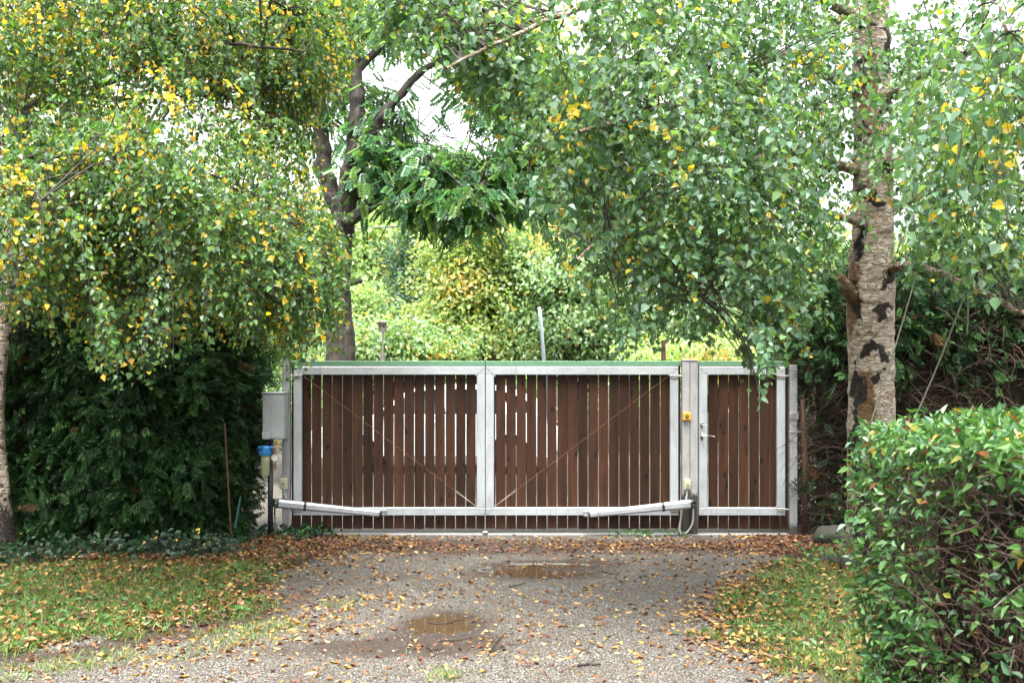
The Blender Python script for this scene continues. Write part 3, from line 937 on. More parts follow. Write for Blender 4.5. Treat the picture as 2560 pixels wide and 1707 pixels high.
def droop_foliage(root, masses, limbs, rs, leaf_len, twigs=9, per=17, tl=(.35, .75), greens=None, yellows=None, nnear=0, mat=None, T=LEAF, droop=1.0, hang=.75, branchlets=True, palette=None, spread=.16, prune=None, share=.80):
    cl, mi = mass_points(masses, rs, share)
    cl = cl + np.array([0, 0, .14])
    yp = np.array([mm[7] if len(mm) > 7 else .06 for mm in masses])[mi]
    n = len(cl)
    # branchlets from the nearest limb point
    lp_ = np.concatenate([smooth_path(p, 30)[8:] for p in limbs])
    tw = Geo()
    if branchlets:
        dist = np.linalg.norm(cl[:, None] - lp_[None] - np.array([0, 0, .2]), axis=-1)
        st_ = lp_[(dist + rs.uniform(0, .55, dist.shape)).argmin(1)]
        ln = np.linalg.norm(cl - st_, axis=-1, keepdims=True)
        mid = (st_ + cl) / 2 + np.array([0, 0, 1.0]) * ln * .18 + rs.normal(0, .06, (n, 3)) * ln
        u = np.linspace(0, 1, 8)[None, :, None]
        path = st_[:, None] * (1 - u) ** 2 + 2 * u * (1 - u) * mid[:, None] + cl[:, None] * u ** 2
        if prune is not None:
            ok = prune(cl, rs) & ((nz(cl, 1.25, 3.3) > -.10) | (np.array([mm[6] < 10 for mm in masses])[mi]))
            cl, mi, yp, n, path, ln, st_ = cl[ok], mi[ok], yp[ok], int(ok.sum()), path[ok], ln[ok], st_[ok]
        path = path + rs.normal(0, .012, path.shape) * (u > 0) * np.minimum(ln[:, None], 1.2)
        r0 = np.clip(.004 + .004 * ln, .004, .014)
        some = (ln[:, 0] < .9) | (rs.uniform(size=n) < .4)
        tw.tubes(path[some], (r0 * np.linspace(1, .35, 8)[None])[some], 4)
        outd = unit((cl - st_) * np.array([1, 1, .3]) + 1e-4)
    else:
        outd = np.zeros_like(cl)
    # twigs
    nt_ = n * twigs
    c2 = np.repeat(cl, twigs, 0); ypt = np.repeat(yp, twigs)
    s0 = c2 + rs.normal(0, spread, (nt_, 3))
    az = rs.uniform(0, 2 * math.pi, nt_)
    hd = np.stack([np.cos(az), np.sin(az), rs.uniform(-.1, .25, nt_)], -1) + np.repeat(outd, twigs, 0) * .5
    hd = unit(hd)
    L = rs.uniform(tl[0], tl[1], nt_)[:, None]
    dr_ = rs.uniform(.45, 1.35, nt_)[:, None] * droop
    def at(t):   # t (...,1)
        return None
    K = 5
    tt = np.linspace(0, 1, K)
    pth = s0[:, None] + hd[:, None] * (L[:, None] * (tt * (1 - .35 * tt))[None, :, None]) + np.array([0, 0, -1.0]) * (L * dr_)[:, None] * (tt ** 2)[None, :, None]
    pth = np.concatenate([(c2[:, None] * .6 + s0[:, None] * .4), pth[:, 1:]], 1)
    if prune is not None:
        kk = prune(pth[:, -1], rs) & prune(pth[:, 2], rs)
        s0, hd, L, dr_, pth, ypt, nt_ = s0[kk], hd[kk], L[kk], dr_[kk], pth[kk], ypt[kk], int(kk.sum())
    tw.tubes(pth, np.linspace(.0028, .0012, K)[None], 3)
    tw.build('twigs', M['twig'], root, kind='stuff')
    t = np.clip((np.arange(per)[None] + rs.uniform(0, 1, (nt_, per))) / per, .04, 1)
    pos = s0[:, None] + hd[:, None] * (L[:, None] * (t * (1 - .35 * t))[..., None]) + np.array([0, 0, -1.0]) * ((L * dr_)[:, None] * (t ** 2)[..., None])
    pos = pos.reshape(-1, 3)
    m_ = len(pos)
    side = np.stack([-hd[:, 1], hd[:, 0], hd[:, 2] * 0], -1)
    sgn = np.where(np.arange(per) % 2 == 0, 1.0, -1.0)[None, :, None]
    sdir = (side[:, None] * sgn).reshape(-1, 3) + np.repeat(hd, per, 0) * .5
    pos = pos + sdir * .012
    U = sdir * rs.uniform(.2, .9, (m_, 1)) + np.array([0, 0, -1.0]) * hang * rs.uniform(.4, 1.3, (m_, 1)) + rs.normal(0, .32, (m_, 3))
    N0 = rs.normal(0, .65, (m_, 3)) + np.array([0, -.35, .75])
    U, V, N = frames(U, N0)
    size = leaf_len * rs.uniform(.45, 1.2, m_)
    ytw = np.where(rs.uniform(size=nt_) < ypt * .5, .8, ypt * .6)
    col = leaf_colors(m_, greens, yellows, np.repeat(ytw, per), rs) * np.repeat(rs.uniform(.78, 1.25, (nt_, 1)), per, 0)
    near = split_near(pos, size, nnear) if nnear else np.zeros(m_, bool)
    f_ = ~near
    T_, Fc = T
    Geo().scatter(T_, Fc, pos[f_], U[f_], V[f_], N[f_], size[f_], col[f_]).build('crown', mat, root, tint=True, kind='stuff')
    if nnear:
        leaf_objects(root, pos[near], U[near], V[near], N[near], size[near], col[near], T_, Fc, mat, palette)

BIRCH_G = [(0.078, 0.168, 0.092), (0.1, 0.195, 0.1), (0.058, 0.135, 0.078), (0.125, 0.212, 0.08), (0.118, 0.198, 0.14)]
BIRCH_G2 = [(0.068, 0.158, 0.052), (0.09, 0.185, 0.056), (0.05, 0.122, 0.046), (0.12, 0.2, 0.05), (0.095, 0.178, 0.1)]
BIRCH_Y = [(.56, .39, .035), (.62, .45, .06), (.46, .28, .035), (.38, .35, .04), (.54, .40, .11)]
PAL = BIRCH_G + BIRCH_Y

# ------------------------------------------------------------------ right birch
def scar_fn(v, c):
    d = v[..., 1]
    px = 1280 + v[..., 0] / d * F; py = HZ - (v[..., 2] - EYE) / d * F
    front = v[..., 1] < c[:, None, 1] + .05
    s = np.zeros(px.shape)
    px = px + nz(v, 9.0, 1.5) * 16 + nz(v, 24.0, 2.5) * 8; py = py + nz(v, 9.0, 4.5) * 20 + nz(v, 24.0, 6.5) * 8
    def blob(x, y, a, b_, rot=0.0, k=1.0):
        b_ = b_ * 1.35
        dx, dy = px - x, py - y
        ca, sa = math.cos(rot), math.sin(rot)
        q = ((dx * ca + dy * sa) / a) ** 2 + ((-dx * sa + dy * ca) / b_) ** 2
        return np.exp(-q * .9) * k
    L_ = [(2170, 880, 34, 9, -.8), (2200, 880, 30, 9, .7), (2185, 862, 16, 9, 0), (2210, 780, 34, 11, -.8), (2140, 955, 11, 48, 0), (2150, 1000, 14, 40, .1),
          (2195, 945, 34, 9, -.9), (2140, 760, 13, 40, -.2), (2225, 690, 40, 11, -.9), (2150, 600, 11, 50, .15), (2215, 420, 30, 12, -.7), (2150, 330, 12, 30, .2),
          (2205, 290, 26, 9, -.8), (2160, 180, 12, 50, 0), (2215, 130, 12, 60, .1), (2165, 60, 30, 9, -.5), (2190, 500, 30, 8, .7), (2150, 480, 26, 8, -.7),
          (2140, 1100, 20, 80, 0), (2200, 1200, 30, 50, 0), (2160, 1330, 40, 60, 0), (2230, 1300, 30, 80, 0), (2170, 1250, 30, 60, .4), (2210, 1390, 60, 40, 0), (2150, 1400, 40, 40, 0)]
    for a in L_: s = np.maximum(s, blob(*a))
    tan = np.maximum(blob(2130, 740, 22, 80), np.maximum(blob(2165, 1000, 26, 60), blob(2200, 1300, 90, 130)))
    tan = np.maximum(tan, blob(2170, 230, 30, 90))
    # the far side carries its own scars
    bk = np.where(front, 0, np.clip(nz(v, 2.2, 5) * 1.8, 0, 1))
    return np.stack([np.where(front, s, bk), np.where(front, tan, 0), np.zeros_like(s)], -1)

rs = np.random.default_rng(21)
bd = 9.8
base = P(2185, 1418, bd); base[2] = 0
birch_r = thing('birch_tree', 'large white-barked birch with dark scars rising behind the clipped hedge', 'tree', tuple(base))
tp = [(2190, 1440, 160), (2184, 1395, 138), (2180, 1300, 122), (2178, 1150, 114), (2178, 1000, 112), (2178, 860, 113), (2176, 760, 118), (2180, 680, 114), (2182, 580, 100), (2183, 440, 96), (2180, 300, 94), (2178, 150, 90), (2178, 0, 84), (2176, -250, 70), (2168, -600, 48), (2150, -1000, 16)]
path = np.array([P(a, b_, bd) for a, b_, w in tp]); rad = np.array([w / 2 / F * bd for a, b_, w in tp])
trunk_tube(path, rad, 380, 80, .026, 3.0, scar_fn).build('trunk', M['birch'], birch_r, smooth=True, tint=True)
def pp(*l): return np.array([P(*q) for q in l])
LR = [pp((2140, 222, 9.8), (2060, 180, 9.5), (1948, 140, 9.0), (1770, 235, 8.1), (1615, 281, 7.4), (1450, 330, 6.8)),
      pp((2150, 430, 9.8), (1990, 380, 9.1), (1800, 420, 8.2), (1600, 520, 7.3), (1440, 650, 6.8)),
      pp((2178, 60, 9.8), (1900, -60, 9), (1600, -20, 8.2), (1350, 60, 7.5), (1120, 170, 7.0)),
      pp((2200, 407, 9.8), (2384, 396, 9), (2560, 470, 8), (2700, 520, 7)),
      pp((2200, 676, 9.8), (2290, 664, 9.3), (2420, 715, 8.2), (2600, 800, 6.8)),
      pp((2200, 250, 9.8), (2450, 120, 8.6), (2650, 100, 7)),
      pp((2178, 0, 9.7), (2300, -200, 8), (2450, -100, 6.4), (2520, 80, 5.4)),
      pp((2160, 560, 9.7), (2000, 520, 9), (1850, 600, 8.2), (1740, 760, 7.5)),
      pp((2200, 545, 9.85), (2330, 480, 9.6), (2430, 535, 9.2), (2560, 560, 8.6), (2680, 640, 8)),
      pp((2180, 100, 9.9), (2000, -50, 11.2), (1800, 60, 12.5))]
RR = [(.060, .012), (.034, .008), (.042, .008), (.036, .010), (.045, .018), (.038, .010), (.035, .008), (.028, .006), (.036, .012), (.035, .008)]
limb_mesh(LR, RR, birch_r, M['birch'])
# the cut branch stub on the left flank
stub = Geo().tubes(np.array([[P(2150, 770, 9.75), P(2122, 725, 9.7), P(2098, 692, 9.66)]]), np.array([[.07, .055, .042]]), 14, colors=(.25, .6, 0), caps=True)
stub.build('branch_stub', M['birch'], birch_r, smooth=True, tint=True)
MR = [(2270, 260, 9.6, 50, 230, .3, 9, .03), (2080, 330, 9.6, 50, 220, .3, 9, .03), (2170, 280, 8.9, 110, 290, .35, 10, .02), (1180, 60, 7.9, 200, 110, .8, 20, .03), (1000, 60, 8.2, 110, 70, .6, 10, .03), (2060, 140, 9.3, 90, 210, .5, 13, .02), (2310, 130, 9.0, 110, 190, .6, 15, .03), (1900, 960, 7.3, 30, 70, .12, 9, .03), (1920, 870, 7.4, 60, 50, .2, 6, .03), (1600, 850, 7.3, 60, 40, .2, 5, .05), (1040, 30, 7.8, 190, 80, .8, 26, .04), (1260, 230, 7.6, 110, 110, .6, 16, .04), (1900, 480, 8.2, 330, 300, 1.2, 78, 0.022), (1620, 420, 7.7, 260, 290, 1.1, 62, 0.028), (1370, 130, 7.4, 290, 190, 1.0, 42, 0.033), (1130, 90, 7.3, 150, 100, .7, 9, 0.033),
      (1640, 720, 7.8, 190, 150, .8, 30, 0.028), (1840, 790, 7.7, 140, 100, .6, 15, 0.028), (1895, 950, 7.3, 45, 95, .18, 3, 0.028), (1935, 850, 7.4, 70, 60, .3, 4, 0.028),
      (1590, 850, 7.3, 90, 50, .2, 3, 0.044), (1440, 620, 7.1, 110, 160, .6, 9, 0.066), (1850, 130, 8.2, 400, 230, 1.2, 56, 0.028), (2400, 450, 7.8, 240, 280, 1.2, 50, 0.044),
      (2490, 200, 5.8, 150, 220, .8, 18, 0.077), (2420, 700, 7.2, 180, 60, .6, 10, 0.066), (2160, 330, 8.6, 120, 330, .4, 12, 0.033), (2150, 640, 8.7, 90, 90, .25, 3, 0.022),
      (2000, -330, 8, 800, 300, 2.2, 34, 0.033), (2800, 300, 7, 220, 400, 1.5, 22, 0.033), (1900, 400, 12.0, 380, 380, 1.0, 18, 0.055), (2350, 350, 11.5, 200, 350, .8, 12, 0.055), (2040, 640, 8.4, 120, 150, .5, 12, 0.022)]
droop_foliage(birch_r, MR, LR, rs, .058, 8, 20, (.35, .85), BIRCH_G, BIRCH_Y, 300, M['leaf'], palette=PAL, share=.92,
              prune=outline_prune([(800, 130), (900, 160), (1060, 200), (1150, 250), (1200, 330), (1280, 500), (1350, 620), (1420, 710), (1480, 790), (1530, 880), (1560, 925), (1610, 890), (1700, 885), (1760, 870), (1850, 880), (1872, 1050), (1920, 1055), (1945, 900), (2040, 930), (2060, 880), (2090, 730), (2150, 680), (2200, 640), (2240, 670), (2270, 740), (2400, 780), (2560, 800)],
                                  [(800, -200), (840, 0), (890, 100), (990, 170), (1080, 220), (1140, 300), (1190, 400), (1250, 500), (1310, 600), (1390, 700), (1480, 800), (1520, 900)], -1,
                                  lambda px, py, d, rs: ~((px > 2100) & (px < 2255) & (d < 9.9) & (rs.uniform(size=len(px)) < np.where(py > 540, .86, .55)))))

# ------------------------------------------------------------------ left birch
bd2 = 10.4
base = P(20, 1388, bd2); base[2] = 0
birch_l = thing('birch_tree', 'leaning birch with yellowing drooping crown over the dark hedge', 'tree', tuple(base))
tp = [(26, 1410, 62), (20, 1380, 50), (6, 1250, 42), (-8, 1100, 40), (-6, 960, 38), (8, 840, 38), (24, 700, 36), (38, 520, 34), (52, 330, 31), (62, 180, 28), (70, 0, 25), (80, -300, 18), (90, -600, 8)]
path = np.array([P(a, b_, bd2) for a, b_, w in tp]); rad = np.array([w / 2 / F * bd2 for a, b_, w in tp])
def scar2(v, c):
    s = np.clip(nz(v, 3.0, 2) * 1.6, 0, 1); s = np.maximum(s, np.clip((1.2 - v[..., 2]) * .8, 0.42, .7))
    return np.stack([s, s * .5, s * 0], -1)
trunk_tube(path, rad, 200, 28, .014, 8.0, scar2).build('trunk', M['birch'], birch_l, smooth=True, tint=True)
LL = [pp((58, 270, 10.4), (110, 248, 10.1), (261, 212, 9.6), (375, 160, 9.2), (560, 110, 8.9), (760, 130, 8.8)),
      pp((55, 290, 10.4), (180, 250, 10), (375, 246, 9.6), (540, 240, 9.4), (700, 300, 9.2)),
      pp((30, 600, 10.4), (150, 480, 9.4), (330, 420, 8.5), (560, 450, 8.2), (760, 560, 8.2)),
      pp((12, 800, 10.4), (130, 690, 9.4), (300, 620, 8.5), (520, 640, 8.4), (700, 760, 8.8)),
      pp((66, 100, 10.4), (250, -60, 9.5), (480, -80, 9.2), (720, 20, 9.6)),
      pp((40, 480, 10.4), (40, 380, 9), (60, 400, 7.6), (120, 560, 6.9)),
      pp((70, 0, 10.4), (-150, -100, 9.4), (-250, 200, 8.5)),
      pp((20, 720, 10.4), (180, 660, 9.0), (300, 720, 8.2), (340, 840, 7.8))]
RL = [(.040, .010), (.034, .010), (.022, .006), (.02, .006), (.03, .008), (.02, .006), (.02, .006), (.014, .005)]
limb_mesh(LL, RL, birch_l, M['bark'])
ML = [(850, 90, 10.4, 60, 150, .4, 20, .10), (790, 230, 10.6, 80, 200, .4, 16, .16), (60, 120, 8.6, 150, 150, .8, 20, .08), (300, 900, 7.7, 50, 50, .15, 7, 0.040), (735, 905, 10.5, 50, 40, .2, 7, 0.060), (830, 870, 10.3, 40, 40, .2, 5, 0.075), (230, 120, 9.0, 340, 200, 1.1, 62, 0.14), (600, 110, 9.4, 250, 190, 1.0, 52, 0.12), (800, 210, 10.4, 90, 250, .5, 30, 0.28), (720, 60, 10.2, 130, 130, .6, 18, 0.25),
      (300, 490, 8.0, 320, 150, .9, 66, 0.10), (600, 560, 8.4, 210, 160, .8, 50, 0.10), (720, 720, 8.9, 120, 130, .6, 26, 0.14), (230, 720, 7.9, 290, 110, .7, 44, 0.14),
      (500, 800, 8.4, 200, 70, .5, 20, 0.12), (310, 890, 7.7, 60, 55, .2, 4, 0.07), (40, 600, 7.3, 110, 230, .7, 20, 0.19), (740, 870, 10.4, 110, 40, .3, 6, 0.12),
      (-220, 350, 8, 180, 500, 1.4, 26, 0.12), (300, -280, 9, 750, 240, 2.2, 38, 0.12), (130, 110, 9.7, 110, 40, .3, 10, 0.95), (840, 620, 9.6, 40, 130, .3, 8, 0.09), (110, 800, 8.4, 120, 70, .4, 10, 0.15), (800, 520, 9.6, 60, 90, .3, 8, 0.06)]
droop_foliage(birch_l, ML, LL, rs, .0445, 11, 25, (.35, .90), BIRCH_G2, BIRCH_Y, 300, M['leaf'], palette=BIRCH_G2 + BIRCH_Y,
              share=1.15, prune=outline_prune([(-400, 900), (0, 850), (100, 860), (200, 870), (260, 960), (330, 965), (400, 930), (500, 880), (600, 880), (690, 930), (740, 950), (800, 900), (850, 890), (880, 800)],
                                  [(950, -200), (920, 0), (900, 150), (860, 260), (795, 320), (765, 350), (765, 430), (810, 500), (845, 560), (868, 620), (880, 800), (860, 900)], 1))

# ------------------------------------------------------------------ ash tree behind the gate
ad = 15.6
base = P(850, 1210, ad); base[2] = 0
ash = thing('ash_tree', 'tall forked tree with furrowed mossy bark standing behind the gate', 'tree', tuple(base))
def px_trunk(pts, d, n=110, sides=28, rough=.05, seed=1.0):
    path = np.array([P(a, b_, d + (dd if len(r_) else 0)) for (a, b_, w, *r_) in pts for dd in [r_[0] if r_ else 0]])
    rad = np.array([q[2] / 2 / F * d for q in pts])
    return trunk_tube(path, rad, n, sides, rough, seed)
px_trunk([(848, 1240, 110), (850, 1180, 84), (852, 1000, 74), (852, 880, 72), (846, 780, 62), (846, 680, 58), (852, 600, 56), (866, 540, 52), (876, 470, 62), (884, 400, 52), (890, 330, 42), (893, 250, 38), (885, 150, 34), (880, 0, 26), (870, -300, 14)], ad, 170, 40).build('trunk', M['bark'], ash, smooth=True)
px_trunk([(858, 560, 40), (832, 490, 44), (812, 430, 42), (806, 360, 38), (800, 280, 34), (790, 150, 28), (775, -50, 18)], ad + .15, 90).build('limb', M['bark'], ash, smooth=True)
px_trunk([(878, 420, 34), (900, 370, 36), (930, 330, 30), (960, 285, 26), (1000, 238, 22), (1060, 175, 18), (1135, 143, 14), (1220, 130, 9)], ad - .1, 90).build('limb', M['bark'], ash, smooth=True)
px_trunk([(862, 560, 34), (890, 540, 32), (930, 512, 28), (975, 478, 24), (1044, 459, 22), (1113, 440, 20), (1274, 392, 16), (1435, 366, 12), (1560, 350, 7)], ad - .2, 110).build('limb', M['bark'], ash, smooth=True)
px_trunk([(880, 190, 24), (930, 140, 20), (960, 100, 17), (985, 40, 12), (1010, -60, 8)], ad, 60).build('limb', M['bark'], ash, smooth=True)
px_trunk([(858, 712, 18), (890, 704, 16), (906, 702, 9)], ad - .2, 30, 12).build('branch_stub', M['bark'], ash, smooth=True)
PINN_T, PINN_F = [], []
def leaflet(T, Fc, o, dr_, ln, w):
    dr_ = np.array(dr_) / np.linalg.norm(dr_)
    s_ = np.array([-dr_[1], dr_[0], 0])
    b0 = len(T)
    o = np.array(o)
    for q in (o, o + dr_ * ln * .45 + s_ * w + (0, 0, .03), o + dr_ * ln + (0, 0, -.04), o + dr_ * ln * .45 - s_ * w + (0, 0, .03)): T.append(tuple(q))
    Fc.extend([(b0, b0 + 2, b0 + 1), (b0, b0 + 3, b0 + 2)])
for k in range(5):
    for sg in (-1, 1):
        leaflet(PINN_T, PINN_F, (.18 + k * .16, 0, -.06 * k), (.62, sg * .8, 0), .40 - .02 * k, .115)
leaflet(PINN_T, PINN_F, (.92, 0, -.2), (1, 0, 0), .40, .115)
def pinnate(root, masses, rs, size, per, greens, mat):
    cl, mi = mass_points(masses, rs)
    n = len(cl)
    c2 = np.repeat(cl, per, 0); m_ = len(c2)
    out_ = unit(rs.normal(size=(m_, 3)) * np.array([1, 1, .45]))
    pos = c2 + out_ * rs.uniform(.02, .45, (m_, 1))
    U = out_ + np.array([0, 0, -1]) * rs.uniform(.2, 1.0, (m_, 1))
    U, V, N = frames(U, rs.normal(0, .4, (m_, 3)) + np.array([0, -.2, 1]))
    col = leaf_colors(m_, greens, BIRCH_Y, 0, rs)
    Geo().scatter(PINN_T, PINN_F, pos, U, V, N, size * rs.uniform(.7, 1.15, m_), col).build('crown', mat, root, tint=True, kind='stuff')
    tw = Geo()
    mid = cl + rs.normal(0, .2, (n, 3)) + np.array([0, 0, .25])
    tw.tubes(np.stack([cl + rs.normal(0, .4, (n, 3)), mid, cl], 1), np.array([[.008, .006, .003]]), 4)
    tw.build('twigs', M['twig'], root, kind='stuff')
ASH_G = [(.055, .150, .068), (.075, .185, .070), (.042, .12, .06), (.12, .24, .075), (.15, .26, .06)]
MA = [(930, 450, 15.4, 35, 40, .5, 6), (975, 400, 15.5, 40, 50, .6, 9), (1010, 500, 15.2, 45, 30, .5, 8), (1060, 420, 15.4, 50, 40, .6, 10), (1100, 500, 15.1, 60, 50, .6, 13), (1150, 400, 15.5, 50, 40, .6, 10),
      (1190, 520, 15.0, 70, 55, .7, 15), (1230, 430, 15.3, 60, 40, .7, 11), (1290, 480, 15.1, 70, 60, .7, 14), (1330, 370, 15.4, 60, 45, .7, 10), (1400, 430, 15.1, 70, 70, .8, 14), (1470, 340, 15.3, 80, 60, .8, 12),
      (930, 330, 15.8, 30, 60, .5, 5), (985, 270, 15.6, 30, 50, .5, 5), (1010, 350, 15.6, 25, 45, .4, 4), (1060, 90, 15.5, 130, 40, 1.0, 8), (1190, 170, 15.5, 70, 60, .8, 10), (1270, 270, 15.5, 80, 70, .8, 12), (1000, 20, 15.8, 200, 60, 1.0, 16),
      (860, 200, 16.2, 80, 130, .6, 8), (800, 330, 16.3, 40, 60, .4, 4), (1400, 240, 15.5, 110, 80, 1.0, 14), (1000, -250, 16, 450, 220, 2.0, 20), (700, 100, 16.5, 130, 250, 1.0, 8), (1550, 330, 15.5, 110, 110, 1.0, 12)]
pinnate(ash, MA, rs, .215, 17, ASH_G, M['leaf_back'])

# ------------------------------------------------------------------ trees beyond
def far_tree(name, label, px, pybase, d, blobs, greens, others, op, rs, leaf=.13, per=260, group='trees and shrubs beyond the gate', trunk_w=.18, cr=.55, T=DIAMOND):
    base = P(px, 925, d); base[2] = 0
    root = thing(name, label, 'shrub' if 'shrub' in name else 'tree', tuple(base), group)
    cl, mi = mass_points(blobs, rs)
    n = len(cl)
    if 'shrub' not in name:
        top = cl[:, 2].max()
        tp_ = np.array([[base[0], d, -.1], [base[0] + .05, d, top * .35], [base[0] - .05, d + .1, top * .7], [base[0], d, top * .95]])
        trunk_tube(tp_, np.array([1, .8, .5, .12]) * trunk_w, 40, 12, .03, px * .01).build('trunk', M['bark'], root, smooth=True)
    c0 = cl.mean(0)
    bs = np.stack([np.full(n, base[0]), np.full(n, d * 1.0), np.clip(cl[:, 2] * .55, .1, None)], -1)
    u = np.linspace(0, 1, 5)[None, :, None]
    mid = (bs + cl) / 2 + np.array([0, 0, -.2])
    pth = bs[:, None] * (1 - u) ** 2 + 2 * u * (1 - u) * mid[:, None] + cl[:, None] * u ** 2
    Geo().tubes(pth, np.linspace(.04, .012, 5)[None], 4).build('limbs', M['twig'], root, kind='stuff')
    c2 = np.repeat(cl, per, 0); m_ = len(c2)
    off = unit(rs.normal(size=(m_, 3))) * rs.uniform(0, 1, (m_, 1)) ** .5 * cr * 1.4
    off[:, 2] *= .62
    pos = c2 + off
    outw = unit(pos - c0)
    U = rs.normal(0, .7, (m_, 3)) + outw * .5 + np.array([0, 0, -.5])
    U, V, N = frames(U, rs.normal(0, .55, (m_, 3)) + outw * .6 + np.array([0, 0, .7]))
    oc = np.repeat(np.where(rs.uniform(size=n) < op, .75, .06), per)
    col = leaf_colors(m_, greens, others, oc, rs) * np.repeat(rs.uniform(.75, 1.25, (n, 1)), per, 0)
    Geo().scatter(T[0], T[1], pos, U, V, N, leaf * rs.uniform(.6, 1.2, m_), col).build('crown', M['leaf_back'], root, tint=True, kind='stuff')
    return root
rs = np.random.default_rng(5)
G_PALE = [(0.28, 0.41, 0.15), (0.25, 0.38, 0.16), (0.33, 0.45, 0.19)]
G_MID = [(0.17, 0.29, 0.13), (0.21, 0.33, 0.15), (0.16, 0.26, 0.16), (0.26, 0.38, 0.22)]
G_YEL = [(0.3, 0.4, 0.13), (0.25, 0.37, 0.13), (0.34, 0.41, 0.14), (0.22, 0.34, 0.15)]
G_DARK = [(0.085, 0.159, 0.11), (0.11, 0.195, 0.122), (0.073, 0.146, 0.085)]
OCH = [(.46, .35, .10), (.42, .26, .08), (.38, .33, .09)]
far_tree('maple_tree', 'rounded tree turning yellow and ochre above the middle of the gate', 1200, 900, 25, [(1190, 690, 25, 140, 210, 1.6, 60), (1150, 600, 24.6, 80, 90, .8, 16), (1130, 820, 24.6, 110, 80, 1.0, 16), (1280, 840, 24.4, 150, 80, 1.0, 18)], G_YEL, OCH, .06, rs, .11, 300)
far_tree('leafy_tree', 'mid green tree with silvery leaves to the right behind the leaning pole', 1430, 900, 24, [(1430, 740, 24, 180, 170, 1.6, 56), (1330, 620, 24.6, 150, 120, 1.2, 30), (1500, 840, 23.5, 120, 80, 1.0, 14)], G_MID, OCH, .04, rs, .11, 300)
far_tree('pale_tree', 'pale lime green tree far behind the forked trunk', 920, 900, 38, [(900, 620, 38, 150, 120, 2.4, 50), (980, 560, 38, 130, 70, 1.6, 24), (880, 740, 38, 150, 90, 2.0, 26)], G_PALE, OCH, .02, rs, .17, 260, cr=.85)
far_tree('conifer_tree', 'narrow dark blue green tree between pale and yellowing trees', 1040, 900, 30, [(1050, 560, 30, 40, 60, .5, 8), (1040, 660, 30, 55, 90, .7, 16), (1020, 790, 30, 60, 90, .8, 16)], G_DARK, OCH, 0, rs, .13, 240, cr=.55)
far_tree('garden_shrub', 'green bush filling the gap between conifer hedge and cabinet', 640, 900, 17, [(640, 960, 17, 70, 160, .5, 14)], G_MID, OCH, .03, rs, .09, 220, cr=.4)
far_tree('garden_shrub', 'bright green shrub mass low behind the bird box', 980, 900, 22.8, [(950, 860, 22.8, 150, 70, .8, 26), (1060, 880, 23.0, 120, 60, .7, 14), (890, 800, 23.2, 70, 70, .6, 10)], G_PALE + G_MID, OCH, .02, rs, .11, 260, cr=.45)
far_tree('garden_shrub', 'pale green shrub low behind the pedestrian gate', 1800, 900, 19, [(1780, 900, 19, 190, 45, .7, 18), (1900, 860, 19.5, 120, 60, .7, 12)], G_PALE, OCH, .05, rs, .10, 240, cr=.4)
far_tree('conifer_tree', 'dark green tree behind the double gate post', 1800, 900, 27, [(1780, 780, 27, 120, 130, 1.2, 26), (1850, 640, 27.5, 100, 130, 1.0, 16)], G_DARK + G_MID, OCH, .02, rs, .13, 240)
far_tree('lime_tree', 'tall bright yellow green tree high behind the birch branches', 1560, 900, 29, [(1560, 560, 29, 240, 120, 2.0, 26), (1380, 520, 29, 150, 70, 1.6, 8), (1750, 600, 30, 130, 110, 1.6, 10), (1330, 150, 28, 170, 150, 1.6, 18), (1500, 330, 28, 220, 140, 1.6, 22), (960, 30, 28, 130, 50, 1.2, 6)], G_YEL + G_PALE, OCH, .03, rs, .15, 240, cr=.75)
far_tree('leafy_tree', 'tall green tree showing between birch trunk and dark hedge', 2280, 900, 22, [(2200, 640, 22, 200, 70, 1.2, 12), (2450, 620, 22, 200, 90, 1.2, 14), (2050, 680, 22, 130, 80, 1.0, 9)], G_MID + G_PALE, OCH, .03, rs, .12, 230, cr=.6)
far_tree('leafy_tree', 'green tree standing behind the dark left hedge and white house wall', 560, 900, 19, [(560, 560, 19, 180, 120, 1.2, 20), (680, 720, 18.5, 130, 130, 1.0, 22), (420, 660, 20, 130, 50, .8, 6), (650, 400, 19, 130, 70, 1.0, 6)], G_MID + BIRCH_G2, BIRCH_Y, .12, rs, .10, 230, cr=.5)
far_tree('leafy_tree', 'leafy green tree high behind the top left birch branches', 200, 900, 21, [(150, 300, 21, 260, 150, 1.6, 18), (-50, 480, 21, 150, 200, 1.5, 10), (430, 130, 21, 180, 150, 1.2, 7)], BIRCH_G2 + G_MID, BIRCH_Y, .3, rs, .11, 220, cr=.6)
# far hedge line closing the yard
tl_ = Geo(); rs2 = np.random.default_rng(77)
n = 34000
x = rs2.uniform(-60, 60, n); zt = 3.2 + 1.6 * fnoise(x, x * 0, .22, 8) + 1.2 * fnoise(x, x * 0, .9, 9)
pos = np.stack([x, rs2.uniform(46, 48.5, n), rs2.uniform(0, 1, n) ** .7 * zt], -1)
U, V, N = frames(rs2.normal(0, .7, (n, 3)) + np.array([0, 0, -.3]), rs2.normal(0, .5, (n, 3)) + np.array([0, -.6, .6]))
tl_.scatter(DIAMOND[0], DIAMOND[1], pos, U, V, N, .42 * rs2.uniform(.6, 1.2, n), leaf_colors(n, G_MID + G_PALE, OCH, .04, rs2) * (0.7 + .6 * fnoise(x, pos[:, 2], .5, 11))[:, None])
tag(tl_.build('treeline', M['leaf_back'], tint=True, kind='stuff'), 'far green belt of trees closing the yard', 'trees')

